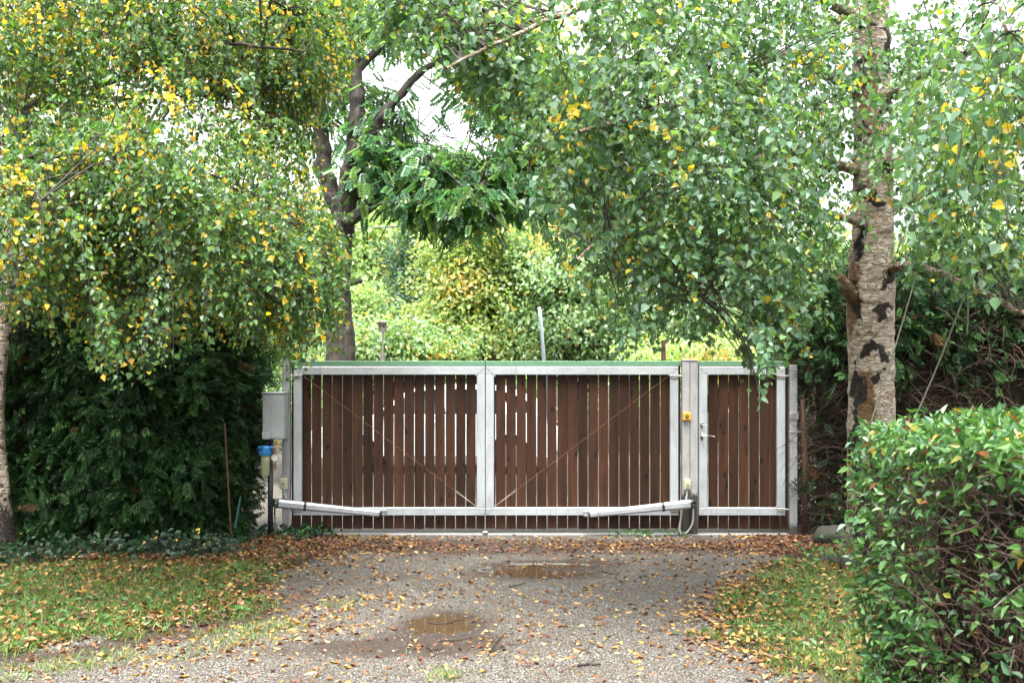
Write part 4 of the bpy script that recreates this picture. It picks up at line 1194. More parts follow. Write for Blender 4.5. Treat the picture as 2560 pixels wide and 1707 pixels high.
# ------------------------------------------------------------------ scale-leaved hedges
SPR_T, SPR_F = [], []
for k in range(6):
    for sg in (-1, 1):
        u0 = .08 + k * .145
        b0 = len(SPR_T)
        ln = .34 * (1 - .55 * abs(k - 1.6) / 4.2)
        dx, dy = .74, sg * .67
        tipz = -.10 - .04 * k
        SPR_T += [(u0, 0, -.05 * k * .5), (u0 + dx * ln * .55 - dy * .045, dy * ln * .55 + dx * .045, tipz * .5), (u0 + dx * ln, dy * ln, tipz), (u0 + dx * ln * .5 + dy * .045, dy * ln * .5 - dx * .045, tipz * .5)]
        SPR_F += [(b0, b0 + 1, b0 + 2, b0 + 3)]
b0 = len(SPR_T); SPR_T += [(0, .015, 0), (0, -.015, 0), (1.08, 0, -.22)]; SPR_F += [(b0, b0 + 1, b0 + 2)]
THUJA = [(0.01, 0.036, 0.009), (0.016, 0.048, 0.012), (0.007, 0.025, 0.007), (0.03, 0.072, 0.018)]

def hedge_surface(rs, n, foot, h, top_share=.12):
    """random points and outward normals on the faces of a prism with the footprint foot (list of xy) and height h"""
    f_ = np.array(foot); nx_ = np.roll(f_, -1, 0)
    ln = np.linalg.norm(nx_ - f_, axis=1)
    k = rs.choice(len(f_), n, p=ln / ln.sum()); t = rs.uniform(size=n)[:, None]
    xy = f_[k] * (1 - t) + nx_[k] * t
    e = unit(nx_ - f_)[k]; nrm = np.stack([e[:, 1], -e[:, 0], np.zeros(n)], -1)
    z = rs.uniform(0, 1, n) * h
    pos = np.column_stack([xy, z])
    tp_ = rs.uniform(size=n) < top_share
    lo, hi = f_.min(0), f_.max(0)
    w = rs.uniform(size=(n, len(f_))) ** 2; w /= w.sum(1, keepdims=True)
    pos[tp_] = np.column_stack([(w @ f_)[tp_], np.full(tp_.sum(), h)])
    nrm[tp_] = (0, 0, 1)
    return pos, nrm

def prism_core(foot, h, inset, mat, root, rs, name='light_block', z0=-.05):  # solid prism added inside a hedge to block light, not real branches
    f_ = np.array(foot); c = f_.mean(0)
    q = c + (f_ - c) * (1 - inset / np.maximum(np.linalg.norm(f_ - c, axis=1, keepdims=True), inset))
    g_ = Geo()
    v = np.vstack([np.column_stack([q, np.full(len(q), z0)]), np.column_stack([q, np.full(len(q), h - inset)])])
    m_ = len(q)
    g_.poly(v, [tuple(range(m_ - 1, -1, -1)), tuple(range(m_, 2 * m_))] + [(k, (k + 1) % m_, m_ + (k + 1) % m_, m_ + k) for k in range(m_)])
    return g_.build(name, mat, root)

def thuja(label, foot, h, n, rs, size, greens, brown=.008, bulge=.18, keep=None, group=None):
    c = np.mean(foot, 0)
    root = thing('conifer_hedge', label, 'hedge', (c[0], c[1], 0), group)
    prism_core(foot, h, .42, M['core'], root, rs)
    pos, nrm = hedge_surface(rs, n, foot, h)
    bl = (fnoise(pos[:, 0] + pos[:, 1], pos[:, 2], 1.6, 31) - .5) * 2 * bulge + (fnoise(pos[:, 0] * 1.3 - pos[:, 1], pos[:, 2], 4.5, 32) - .5) * bulge
    depth = rs.uniform(0, 1, n) ** 1.6 * .40
    under = np.clip((.5 - pos[:, 2]) / .5, 0, 1) * .12
    pos = pos + nrm * (bl - depth - under)[:, None]
    if keep is not None:
        k = keep(pos, rs); pos, nrm, depth = pos[k], nrm[k], depth[k]
    m_ = len(pos)
    U = nrm * rs.uniform(.3, 1, (m_, 1)) + np.array([0, 0, -1]) * rs.uniform(-.3, .9, (m_, 1)) + rs.normal(0, .45, (m_, 3))
    N0 = rs.normal(0, .6, (m_, 3)) + nrm * .5 + np.array([0, 0, .5])
    U, V, N = frames(U, N0)
    col = leaf_colors(m_, greens, [(.09, .04, .014), (.06, .03, .012)], brown, rs)
    Geo().scatter(SPR_T, SPR_F, pos, U, V, N, size * rs.uniform(.6, 1.2, m_), col).build('foliage', M['needle'], root, tint=True, kind='stuff')
    st_ = pos[::6]; 
    Geo().tubes(np.stack([st_ - nrm[::6] * .35 - np.array([0, 0, .12]), st_ - nrm[::6] * .15, st_], 1), np.array([[.006, .004, .002]]), 3).build('twigs', M['twig'], root, kind='stuff')
    return root
rs = np.random.default_rng(90)
FOOT_L = [(-7.5, 10.75), (-3.6, 10.65), (-2.96, 10.80), (-2.72, 11.40), (-2.76, 12.2), (-7.5, 12.4)]
hedge_l = thuja('tall dark green conifer hedge left of the gate', FOOT_L, 2.55, 26000, rs, .20, THUJA)
# stakes in the hedge
tag(Geo().cyl(P(578, 1335, 10.42), P(562, 1058, 10.40), .008, 8).build('rusty_stake', M['rust'], origin=tuple(P(578, 1335, 10.42))), 'thin rusty stake standing upright in the conifer hedge', 'stake')
tag(Geo().cyl(P(588, 1318, 10.40), P(602, 1240, 10.42), .009, 8).build('teal_stake', plain('teal_plastic', (.006, .05, .055), .4), origin=tuple(P(588, 1318, 10.40))), 'short teal plastic stake leaning in the conifer hedge', 'stake')

FOOT_R = [(3.05, 11.75), (3.6, 11.35), (8.0, 11.1), (8.0, 13.2), (3.1, 13.2)]
def keep_r(p, rs):
    dens = np.where(p[:, 2] > 2.0, 1.0, .10 + .9 * np.clip((p[:, 2] - 1.5) / .5, 0, 1)) + .12 * (fnoise(p[:, 0], p[:, 2], 2.5, 41) > .68)
    return rs.uniform(size=len(p)) < dens
hedge_r = thuja('dark hedge of dead brown twigs behind the birch trunk', FOOT_R, 2.75, 20000, rs, .20, THUJA, .03, keep=keep_r)
n = 9000
pos, nrm = hedge_surface(rs, n, FOOT_R, 2.5, 0.0)
pos = pos - nrm * (rs.uniform(-.05, .32, n))[:, None]
az = rs.normal(0, 1, (n, 3)) * np.array([1.0, .4, .45]) + nrm * .35 + np.array([0, 0, -.15])
U = unit(az); L = rs.uniform(.15, .5, n)[:, None]
sag = np.array([0, 0, -1]) * L * rs.uniform(0, .4, (n, 1))
tw = np.stack([pos, pos + U * L * .35, pos + U * L * .7 + sag * .4, pos + U * L + sag], 1) + rs.normal(0, .012, (n, 4, 3))
Geo().tubes(tw, np.array([[.0045, .0038, .003, .0018]]), 3).build('dead_twigs', M['deadtwig'], hedge_r, kind='stuff')

# ------------------------------------------------------------------ broadleaf clipped hedge, near right
rs = np.random.default_rng(404)
FOOT_B = [(1.62, 5.4), (1.70, 4.3), (1.82, 3.1), (4.6, 2.9), (4.4, 6.9), (2.9, 6.1)]
HB = 1.45
c = np.mean(FOOT_B, 0)
hedge_b = thing('clipped_hedge', 'clipped broadleaf hedge with glossy leaves and bare reddish twigs, close by', 'hedge', (c[0], c[1], 0))
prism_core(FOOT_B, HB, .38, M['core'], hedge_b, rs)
n = 92000
pos, nrm = hedge_surface(rs, n, FOOT_B, HB, .42)
istop = nrm[:, 2] > .5
face = (nrm[:, 0] < -.5)
s = fnoise(pos[:, 1] * 1.0, pos[:, 2], 3.2, 51) * .6 + fnoise(pos[:, 1], pos[:, 2], 9, 52) * .4
zf = pos[:, 2] / HB
dens = np.where(istop, 1.0, np.clip(.06 + .6 * np.clip((pos[:, 1] - 4.9) / .3, 0, 1) + 1.0 * np.clip((zf - .86) / .10, 0, 1) + .55 * np.clip((.5 - zf) / .3, 0, 1) + (s - .5) * 1.1, .05, 1))
keep = rs.uniform(size=n) < dens
pos, nrm, istop = pos[keep], nrm[keep], istop[keep]
m_ = len(pos)
bl = (fnoise(pos[:, 0] + pos[:, 1], pos[:, 2], 3, 53) - .5) * .12
depth = np.where(istop, rs.uniform(-.02, .10, m_), rs.uniform(-.03, .16, m_))
taper = np.where(istop, 0, np.clip((1.0 - pos[:, 2]), 0, 1) * .03)
pos = pos + nrm * (bl - depth - taper)[:, None]
U = nrm * rs.uniform(.15, .8, (m_, 1)) + rs.normal(0, .55, (m_, 3)) + np.array([0, 0, .25])
U[~istop] += np.array([0, 0, -.35]); U[istop] *= np.array([1, 1, .55])
N0 = rs.normal(0, .45, (m_, 3)) + nrm * .8 + np.array([0, 0, .7])
U, V, N = frames(U, N0)
size = .047 * rs.uniform(.5, 1.3, m_)
HG = [(.060, .150, .036), (.078, .175, .045), (.040, .11, .035), (.105, .205, .058), (.062, .145, .068)]
HY = [(.30, .18, .03), (.20, .07, .02), (.22, .22, .04), (.10, .04, .02), (.16, .20, .06)]
col = leaf_colors(m_, HG, HY, .05, rs)
near = split_near(pos, size, 300)
f_ = ~near
Geo().scatter(OVAL[0], OVAL[1], pos[f_], U[f_], V[f_], N[f_], size[f_], col[f_]).build('foliage', M['leaf_gloss'], hedge_b, tint=True, kind='stuff')
leaf_objects(hedge_b, pos[near], U[near], V[near], N[near], size[near], col[near], OVAL[0], OVAL[1], M['leaf_gloss'], HG + HY)
n = 9000
tpos, tn = hedge_surface(rs, n, FOOT_B, HB - .03, .05)
tpos = tpos - tn * (rs.uniform(.0, .30, n) + np.where(tn[:, 2] > .5, .03, np.clip(1 - tpos[:, 2], 0, 1) * .03))[:, None]
U_ = unit(rs.normal(0, .6, (n, 3)) + tn * .55 + np.array([0, 0, .45]))
L = rs.uniform(.06, .24, n)[:, None]
st_ = tpos - U_ * L * .6
Geo().tubes(np.stack([st_, st_ + U_ * L * .5 + rs.normal(0, .012, (n, 3)), st_ + U_ * L + rs.normal(0, .012, (n, 3))], 1), np.array([[.0032, .0026, .0015]]), 3).build('twigs', M['redtwig'], hedge_b, kind='stuff')

# ------------------------------------------------------------------ ropes of the swing by the right birch
def rope(label, a, b_, r_=.006):
    t = np.linspace(0, 1, 14)[:, None]
    p = a * (1 - t) + b_ * t + np.array([0, 0, -.03]) * np.sin(t * math.pi)
    tag(Geo().tubes(p, r_, 6, caps=True).build('rope', M['rope'], smooth=True, origin=tuple(b_)), label, 'rope')
rope('slack grey rope slanting down across the birch trunk', P(2296, 668, 9.2), P(2172, 1070, 8.6))
rope('taut grey rope slanting down to the clipped hedge', P(2420, 715, 8.2), P(2280, 1060, 8.0))
rope('short loose rope end hanging from the birch limb', P(2421, 720, 8.18), P(2417, 838, 8.15), .007)

# ------------------------------------------------------------------ behind the gate
bh = thing('bird_box', 'small weathered wooden bird box on a thin pole', 'bird box', tuple(P(957, 925, 20.0) * np.array([1, 1, 0])))
bx_, bz_ = P(957, 830, 20.0)[0], P(957, 830, 20.0)[2]
bxg = Geo().box(bx_ - .068, bx_ + .068, 19.92, 20.08, bz_, bz_ + .165, .004).build('box_body', M['oldwood'], bh)
Geo().cyl((bx_ + .02, 19.915, bz_ + .10), (bx_ + .02, 19.925, bz_ + .10), .02, 14).build('entrance_hole', M['black'], bxg)
Geo().box(bx_ - .085, bx_ + .085, 19.87, 20.10, bz_ + .166, bz_ + .186, .004).build('box_roof', M['oldwood'], bh)
Geo().cyl((bx_, 20.0, .3), (bx_, 20.0, bz_), .013, 8).build('pole', M['steel'], bh)
Geo().box(bx_ - .055, bx_ + .035, 20.02, 20.06, -.05, P(957, 882, 20)[2], .005).build('ground_stake', M['oldwood'], bh)

tag(Geo().tubes(np.array([[P(1383, 1190, 18.2), P(1352, 800, 18.2), P(1348, 768, 18.2)]]), np.array([[.034, .028, .026]]), 16, caps=True).build('metal_pole', M['palepole'], smooth=True, origin=tuple(P(1383, 1190, 18.2))), 'pale blue grey metal pole leaning behind the gate', 'pole')
tag(Geo().box(P(1653, 0, 18)[0], P(1664, 0, 18)[0], 17.97, 18.03, -.1, P(1653, 850, 18)[2], .006).build('wooden_post', M['rust'], origin=tuple(P(1658, 925, 18) * np.array([1, 1, 0]))), 'thin reddish brown post behind the right gate leaf', 'post')
xx = np.linspace(0, 1, 40)[:, None]
a, b_ = P(300, 590, 19), P(1900, 450, 19)
tag(Geo().tubes(a * (1 - xx) + b_ * xx + np.array([0, 0, -.25]) * np.sin(xx * math.pi), .011, 6).build('overhead_cable', M['black'], origin=tuple((a + b_) / 2)), 'thin black overhead cable crossing behind the forked tree', 'cable')

def house():
    y0, y1 = 27.0, 35.0
    x0, x1 = -16.0, -8.9
    root = thing('house', 'white rendered house glimpsed through the left birch leaves', 'house', ((x0 + x1) / 2, y0, 0))
    he = 4.3
    w = Geo().box(x0, x1, y0, y1, -.1, he).build('wall', M['white_wall'], root)
    r_ = Geo()
    o = .4
    A = [(x0 - o, y0 - o, he), (x1 + o, y0 - o, he), (x1 + o, y1 + o, he), (x0 - o, y1 + o, he)]
    Bv = [(x0 + 3, (y0 + y1) / 2, he + 1.3), (x1 - 3, (y0 + y1) / 2, he + 1.3)]
    A2 = [(a_, b2, he + .16) for a_, b2, _ in A]
    r_.poly(A + A2 + Bv, [(3, 2, 1, 0), (0, 1, 5, 4), (1, 2, 6, 5), (2, 3, 7, 6), (3, 0, 4, 7), (4, 5, 9, 8), (6, 7, 8, 9), (5, 6, 9), (7, 4, 8)])
    r_.build('roof', M['rooftin'], root)
    for (wx, wz) in ((-9.62, 3.0), (-12.4, 3.0), (-9.62, .8), (-12.4, .8)):
        f_ = Geo()
        f_.box(wx - .55, wx + .55, y0 - .04, y0 + .02, wz, wz + .07); f_.box(wx - .55, wx + .55, y0 - .04, y0 + .02, wz + 1.13, wz + 1.2)
        f_.box(wx - .55, wx - .48, y0 - .04, y0 + .02, wz + .07, wz + 1.13); f_.box(wx + .48, wx + .55, y0 - .04, y0 + .02, wz + .07, wz + 1.13)
        f_.box(wx - .025, wx + .025, y0 - .03, y0 + .02, wz + .07, wz + 1.13)
        fo = f_.build('window', M['rooftin'], root)
        for sx in (-1, 1):
            Geo().box(wx + sx * .2525 - .2275, wx + sx * .2525 + .2275, y0 - .015, y0 - .005, wz + .07, wz + 1.13).build('pane', M['glass'], fo)
house()

def car():
    d = 18.6
    x0 = P(772, 0, d)[0]
    root = thing('parked_car', 'white hatchback parked behind the gate, seen through the board gaps', 'car', (x0 + 2.05, d + .85, 0))
    prof = np.array([(0.02, .45), (.0, .62), (.10, .74), (.55, .86), (1.05, .94), (3.55, .98), (4.0, .92), (4.10, .70), (4.08, .40)])
    bot = np.array([(4.0, .26), (.12, .26)])
    def loft(pts, ys):
        m_ = len(pts); v = []
        for (y, sc, dz) in ys:
            for (a, b2) in pts:
                v.append((x0 + 2.05 + (a - 2.05) * sc, d + y, b2 + dz * 0))
        fs = [tuple(range(m_)), tuple(range((len(ys) - 1) * m_, len(ys) * m_))[::-1]]
        for q in range(len(ys) - 1):
            fs += [(q * m_ + k, (q + 1) * m_ + k, (q + 1) * m_ + (k + 1) % m_, q * m_ + (k + 1) % m_) for k in range(m_)]
        return Geo().poly(v, fs)
    # wheel arches are cut into the outline
    def arch(cx, r=.36):
        a = np.linspace(0, math.pi, 9)
        return [(cx + math.cos(t) * r, .30 + math.sin(t) * r) for t in a]
    outline = list(map(tuple, prof)) + [(4.0, .26)] + [q for q in arch(3.30)] + [q for q in arch(.78)] + [(.12, .26)]
    body = loft(outline, [(0.0, .985, 0), (.06, 1, 0), (1.64, 1, 0), (1.70, .985, 0)]).build('body', M['carpaint'], root)
    cab = [(1.0, .93), (1.62, 1.38), (2.2, 1.46), (3.2, 1.43), (3.75, 1.22), (3.98, .93)]
    v, m_ = [], len(cab)
    for (y, ins) in ((.05, 0), (.22, 1), (1.48, 1), (1.65, 0)):
        for (a, b2) in cab: v.append((x0 + a, d + (.05 if y < .8 else 1.65) + (1 if y < .8 else -1) * (b2 - .93) * .32, b2))
    v = v[:m_] + v[3 * m_:]
    fs = [tuple(range(m_)), tuple(range(m_, 2 * m_))[::-1]] + [(k, m_ + k, m_ + (k + 1) % m_, (k + 1) % m_) for k in range(m_)]
    Geo().poly(v, fs).build('cabin', M['carpaint'], root)
    def side_glass(pts, y_in, nm):
        vv = [(x0 + a, d + .05 + (b2 - .93) * .32 - .006, b2) for a, b2 in pts] + [(x0 + a, d + .05 + (b2 - .93) * .32 + .004, b2) for a, b2 in pts]
        k = len(pts)
        Geo().poly(vv, [tuple(range(k)), tuple(range(k, 2 * k))[::-1]] + [(q, k + q, k + (q + 1) % k, (q + 1) % k) for q in range(k)]).build(nm, M['glass'], root)
    side_glass([(1.18, .98), (1.68, 1.34), (2.16, 1.39), (2.24, .98)], 0, 'side_window')
    side_glass([(2.32, .98), (2.26, 1.39), (3.05, 1.375), (3.22, .98)], 0, 'side_window')
    side_glass([(3.30, 1.0), (3.14, 1.36), (3.52, 1.24), (3.72, 1.0)], 0, 'side_window')
    ws = [(x0 + 1.03, d + .16, .965), (x0 + 1.03, d + 1.54, .965), (x0 + 1.60, d + 1.42, 1.375), (x0 + 1.60, d + .28, 1.375)]
    Geo().poly([(a - .008, b2, c_ + .012) for a, b2, c_ in ws] + ws, [(0, 1, 2, 3), (7, 6, 5, 4), (0, 4, 5, 1), (1, 5, 6, 2), (2, 6, 7, 3), (3, 7, 4, 0)]).build('windscreen', M['glass'], root)
    for cx in (.78, 3.30):
        for yy in (.10, 1.60):
            wv = Geo(); a = np.linspace(0, 2 * math.pi, 25)
            wv.tubes(np.array([[(x0 + cx, d + yy - .09, .30), (x0 + cx, d + yy - .07, .30), (x0 + cx, d + yy + .07, .30), (x0 + cx, d + yy + .09, .30)]]), np.array([[.27, .305, .305, .27]]), 28, caps=True)
            wh = wv.build('wheel', M['tyre'], root)
            sy = -.095 if yy < 1 else .095
            Geo().cyl((x0 + cx, d + yy + sy * .98, .30), (x0 + cx, d + yy + sy * 1.06, .30), .20, 24).build('rim', M['steel'], wh)
    Geo().box(x0 + .01, x0 + .32, d - .004, d + .22, .60, .70, .02).build('headlight', M['dial'], root)
    Geo().box(x0 + 4.02, x0 + 4.11, d + .06, d + .25, .70, .86, .02).build('tail_light', plain('red_lens', (.08, .004, .004), .2), root)
    Geo().box(x0 + 2.27, x0 + 2.29, d - .004, d + .004, .35, .95).build('door_seam', M['black'], root)
    Geo().box(x0 + 2.0, x0 + 2.17, d - .03, d - .001, .83, .86, .006).build('door_handle', M['carpaint'], root)
    Geo().box(x0 + 1.18, x0 + 1.38, d - .16, d + .02, .95, 1.07, .03).build('wing_mirror', M['black'], root)
car()

# stones by the right birch
def stone(label, p, r_, sq, seed):
    u = np.linspace(0, 2 * math.pi, 25)[:-1]; w = np.linspace(-math.pi / 2, math.pi / 2, 13)
    Uu, W = np.meshgrid(u, w)
    v = np.stack([np.cos(Uu) * np.cos(W), np.sin(Uu) * np.cos(W), np.sin(W) * sq], -1)
    v = v * (1 + .22 * nz(v, 1.6, seed)[..., None]) * r_
    m_, n_ = 24, 13
    q = [(a * m_ + b2, a * m_ + (b2 + 1) % m_, (a + 1) * m_ + (b2 + 1) % m_, (a + 1) * m_ + b2) for a in range(n_ - 1) for b2 in range(m_)]
    tag(Geo().poly(v.reshape(-1, 3) + p, q).build('stone', M['stone'], smooth=True, origin=tuple(p)), label, 'stone')
stone('rounded dark stone at the foot of the brown twig hedge', P(2078, 1300, 11.2) * np.array([1, 1, 0]) + np.array([0, 0, .06]), .17, .7, 1.0)
stone('low flat grey stone lying beside the birch foot', P(2085, 1405, 9.9) * np.array([1, 1, 0]) + np.array([0, 0, .02]), .17, .45, 4.0)
stone('mossy block stone leaning on the birch foot', P(2125, 1400, 9.6) * np.array([1, 1, 0]) + np.array([0, 0, .08]), .10, 1.2, 7.0)

# ------------------------------------------------------------------ ground cover
rs = np.random.default_rng(1234)
def inview(x, y, margin=60):
    px = 1280 + x / y * F
    return (px > -margin) & (px < 2560 + margin)
def under_hedge(x, y):
    return ((y > 10.75) & (x < -2.5)) | ((x > 1.75) & (y < 5.6)) | ((x > 3.1) & (y > 11.7) & (y < 13))
# pebbles
n = 52000
x = rs.uniform(-4.6, 4.0, n); y = 5.6 + rs.uniform(0, 1, n) ** 1.5 * 6.1
tl, tr, mud, back = masks(x, y)
k = inview(x, y) & (rs.uniform(size=n) < (1 - np.clip(tl + tr, 0, 1)) * (1 - .75 * mud) * (.35 + .9 * fnoise(x, y, 1.4, 61)))
x, y = x[k], y[k]; n = len(x)
OCT = ([(1, 0, 0), (0, 1, 0), (-1, 0, 0), (0, -1, 0), (.1, .1, .7), (0, 0, -.6)], [(0, 1, 4), (1, 2, 4), (2, 3, 4), (3, 0, 4)])
sz = .0046 * rs.lognormal(0, .36, n)
q = rs.uniform(0, 2 * math.pi, n)
U = np.stack([np.cos(q), np.sin(q), rs.normal(0, .2, n)], -1)
U, V, N = frames(U, rs.normal(0, .25, (n, 3)) + np.array([0, 0, 1]))
pc = np.array([(.18, .17, .152), (.11, .10, .09), (.24, .228, .21), (.032, .028, .025), (.13, .108, .088)])[rs.integers(0, 5, n)] * rs.uniform(.7, 1.15, (n, 1))
def tint_mat(name, rough):
    m, nt, b, out = mat_new(name)
    at = node(nt, 'ShaderNodeAttribute', attribute_name='tint'); nt.links.new(at.outputs['Color'], b.inputs['Base Color'])
    b.inputs['Roughness'].default_value = rough
    return m
M['pebble'] = tint_mat('gravel_stone', .6)
tag(Geo().scatter(OCT[0], OCT[1], np.stack([x, y, ground_h(x, y) + .001], -1), U, V, N, sz, pc).build('gravel', M['pebble'], tint=True, kind='stuff'), 'loose grey gravel scattered over the drive', 'gravel')

# grass
n = 330000
x = rs.uniform(-5.6, 4.0, n); y = 5.6 + rs.uniform(0, 1, n) ** 1.3 * 6.0
tl, tr, mud, back = masks(x, y)
e = x - lawn_edge_left(y)
patch = np.exp(-((e - .75) / .28) ** 2) * np.clip((8.6 - y) / .8, 0, 1) * np.clip(fnoise(x, y, 2.4, 72) * 2.4 - .8, 0, 1) * .55
tuft = np.exp(-(((x + .355) / .09) ** 2 + ((y - 6.35) / .12) ** 2)) * .9
dl = tl * np.clip(1.15 - .9 * np.clip((y - 9.3) / 1.3, 0, 1), 0, 1) + tr * .85 + patch + tuft
dl = 1.25 * dl * np.clip(.12 + .8 * fnoise(x, y, 3.3, 71) + .5 * fnoise(x, y, 11, 73), 0, 1.2) + .0025
dl = dl * (1 - np.clip(sum(np.exp(-(((x - a) / w) ** 2 + ((y - b_) / d) ** 2)) for (a, b_, w, d) in PUD), 0, 1))
k = inview(x, y) & (rs.uniform(size=n) < dl) & ~under_hedge(x, y)
x, y = x[k], y[k]; n = len(x)
BL = ([(0, .034, 0), (0, -.034, 0), (.5, .028, .06), (.5, -.028, .06), (1, 0, -.16)], [(0, 1, 3, 2), (2, 3, 4)])
q = rs.uniform(0, 2 * math.pi, n)
U = np.stack([np.cos(q), np.sin(q), rs.uniform(.1, 1.5, n)], -1)
U, V, N = frames(U, np.stack([np.cos(q) * -1, np.sin(q) * -1, np.full(n, .5)], -1))
GG = [(.075, .16, .022), (.10, .19, .028), (.05, .12, .02), (.14, .20, .04), (.18, .18, .06)]
tag(Geo().scatter(BL[0], BL[1], np.stack([x, y, ground_h(x, y) - .003], -1), U, V, N, rs.uniform(.03, .085, n), leaf_colors(n, GG, [(.30, .25, .12)], .06, rs)).build('grass', M['grass'], tint=True, kind='stuff'), 'short patchy green grass beside the drive', 'grass')
# broad weeds in the turf
n = 9000
x = rs.uniform(-5.4, 3.6, n); y = 5.8 + rs.uniform(0, 1, n) * 5.2
tl, tr, mud, back = masks(x, y)
k = inview(x, y) & (rs.uniform(size=n) < (tl * np.clip((10.4 - y) / 1, .1, 1) + tr) * (fnoise(x, y, 2.1, 81) > .45)) & ~under_hedge(x, y)
x, y = x[k], y[k]; n = len(x)
q = rs.uniform(0, 2 * math.pi, n)
U, V, N = frames(np.stack([np.cos(q), np.sin(q), rs.uniform(.1, .9, n)], -1), rs.normal(0, .3, (n, 3)) + np.array([0, 0, 1]))
tag(Geo().scatter(OVAL[0], OVAL[1], np.stack([x, y, ground_h(x, y) + .012], -1), U, V, N, rs.uniform(.03, .07, n), leaf_colors(n, [(.07, .17, .04), (.09, .20, .06), (.05, .13, .035)], [(.3, .25, .1)], .03, rs)).build('weeds', M['grass'], tint=True, kind='stuff'), 'low broad leaved weeds in the turf', 'weeds')

# ivy-like ground plants at the hedge foot and left post
def ground_plants(label, pts, rs, size, greens, per, hgt):
    c2 = np.repeat(np.array(pts), per, 0); m_ = len(c2)
    off = rs.normal(0, 1, (m_, 3)) * np.array([.14, .12, 0]); z = rs.uniform(.02, 1, m_) * hgt * np.repeat(rs.uniform(.5, 1.2, len(pts)), per)
    pos = c2 + off; pos[:, 2] = z
    q = rs.uniform(0, 2 * math.pi, m_)
    U, V, N = frames(np.stack([np.cos(q), np.sin(q) - .4, rs.uniform(-.8, .3, m_)], -1), rs.normal(0, .4, (m_, 3)) + np.array([0, -.5, .8]))
    root = thing('ground_plants', label, 'plants', tuple(np.mean(pts, 0) * np.array([1, 1, 0])), kind='stuff')
    Geo().scatter(LEAF[0], LEAF[1], pos, U, V, N, size * rs.uniform(.5, 1.15, m_), leaf_colors(m_, greens, BIRCH_Y, .02, rs)).build('foliage', M['leaf_gloss'], root, tint=True, kind='stuff')
    Geo().tubes(np.stack([pos * np.array([1, 1, 0]), pos * np.array([1, 1, .5]) + rs.normal(0, .01, (m_, 3)), pos], 1)[::2], .002, 3).build('stems', M['twig'], root, kind='stuff')
IVY = [(.008, .034, .012), (.012, .042, .015), (.006, .026, .010), (.024, .062, .022)]
pts = []
for k in range(44):
    t = rs.uniform(); x = -4.6 + t * 2.0
    pts.append((x, np.interp(x, [-4.6, -3.4, -2.6], [10.45, 10.35, 10.8]) + rs.normal(0, .12), 0))
for k in range(16): pts.append((rs.uniform(-3.35, -2.6), rs.uniform(10.05, 10.45), 0))
ground_plants('dark glossy ground plants along the foot of the conifer hedge', pts, rs, .065, IVY, 22, .20)
ground_plants('green trailing plant at the foot of the cabinet side post', [(gX(a), 11.62 + rs.normal(0, .05), 0) for a in np.linspace(690, 800, 14)], rs, .06, IVY + [(.06, .16, .04)], 22, .11)
ground_plants('dark low plants around the foot of the leaning birch', [(P(a, 1400, 10)[0], rs.uniform(9.6, 10.5), 0) for a in np.linspace(-60, 130, 16)], rs, .06, IVY, 26, .16)
ground_plants('green sprouts at the foot of the large birch', [(P(a, 1400, 9.9)[0], rs.uniform(9.6, 10.4), 0) for a in np.linspace(2050, 2120, 7)], rs, .06, [(.06, .17, .04), (.08, .19, .05)], 16, .22)
ground_plants('small green weeds growing under the right gate leaf', [(gX(a), 11.72 + rs.normal(0, .04), 0) for a in np.linspace(1560, 1650, 6)], rs, .045, [(.06, .16, .04), (.08, .18, .04)], 14, .06)

# leaf litter
n = 95000
x = rs.uniform(-5.4, 4.4, n); y = 5.7 + rs.uniform(0, 1, n) * 6.1
tl, tr, mud, back = masks(x, y)
e = x - lawn_edge_left(y)
dens = .03 + .10 * fnoise(x, y, 1.1, 91)
dens += .75 * np.exp(-((y - 11.0 + .02 * x) / .38) ** 2) * (.35 + .65 * np.clip((1.2 + np.abs(x)) / 3.4, 0, 1)) * np.where(x > 2.2, 1.0, .75)
dens += .8 * np.clip((-.9 - x) / 1.2, 0, 1) * np.clip((y - 9.4) / 1.0, 0, 1)
dens += .15 * tl + .19 * tr
dens += .42 * np.exp(-((e + .05) / .22) ** 2) + .22 * np.exp(-((e - .8) / .45) ** 2) * (y < 8.6)
dens += .45 * np.exp(-((x - lawn_edge_right(y)) / .2) ** 2) * (y < 9.8)
dens += .8 * np.clip((x - 2.0) / .6, 0, 1) * np.clip((y - 10.0) / .5, 0, 1)
dens *= (.25 + 1.2 * fnoise(x, y, 4.0, 92))
inp = sum(np.exp(-(((x - a) / w) ** 2 + ((y - b_) / d) ** 2)) for (a, b_, w, d) in PUD)
dens *= 1 - .7 * np.clip(inp, 0, 1)
k = inview(x, y) & (rs.uniform(size=n) < dens * .85) & ~under_hedge(x, y) & (y < 11.7)
x, y = x[k], y[k]; n = len(x)
CURL = leaf_template(.30, .40, .16)
tl, tr, mud, back = masks(x, y)
q = rs.uniform(0, 2 * math.pi, n)
tilt = rs.normal(0, .16, (n, 3)); tilt[(tl + tr) > .5] *= 2.2
U = np.stack([np.cos(q), np.sin(q), np.zeros(n)], -1)
flip = np.where(rs.uniform(size=n) < .5, 1.0, -1.0)[:, None]
U, V, N = frames(U + tilt * .6, (np.array([0, 0, 1.0]) + tilt) * flip)
LIT = [(0.3, 0.16, 0.03), (0.36, 0.225, 0.065), (0.19, 0.085, 0.026), (0.115, 0.045, 0.019), (0.29, 0.19, 0.09), (0.065, 0.028, 0.016), (0.4, 0.275, 0.13), (0.14, 0.07, 0.036)]
pr = np.array([.12, .11, .17, .17, .11, .16, .05, .11])
ci = rs.choice(len(LIT), n, p=pr)
dark = mud > .6
ci = np.where(dark & (rs.uniform(size=n) < .76), rs.choice([3, 5, 2, 7, 5, 3], n), ci)
col = np.array(LIT)[ci] * rs.uniform(.75, 1.2, (n, 1))
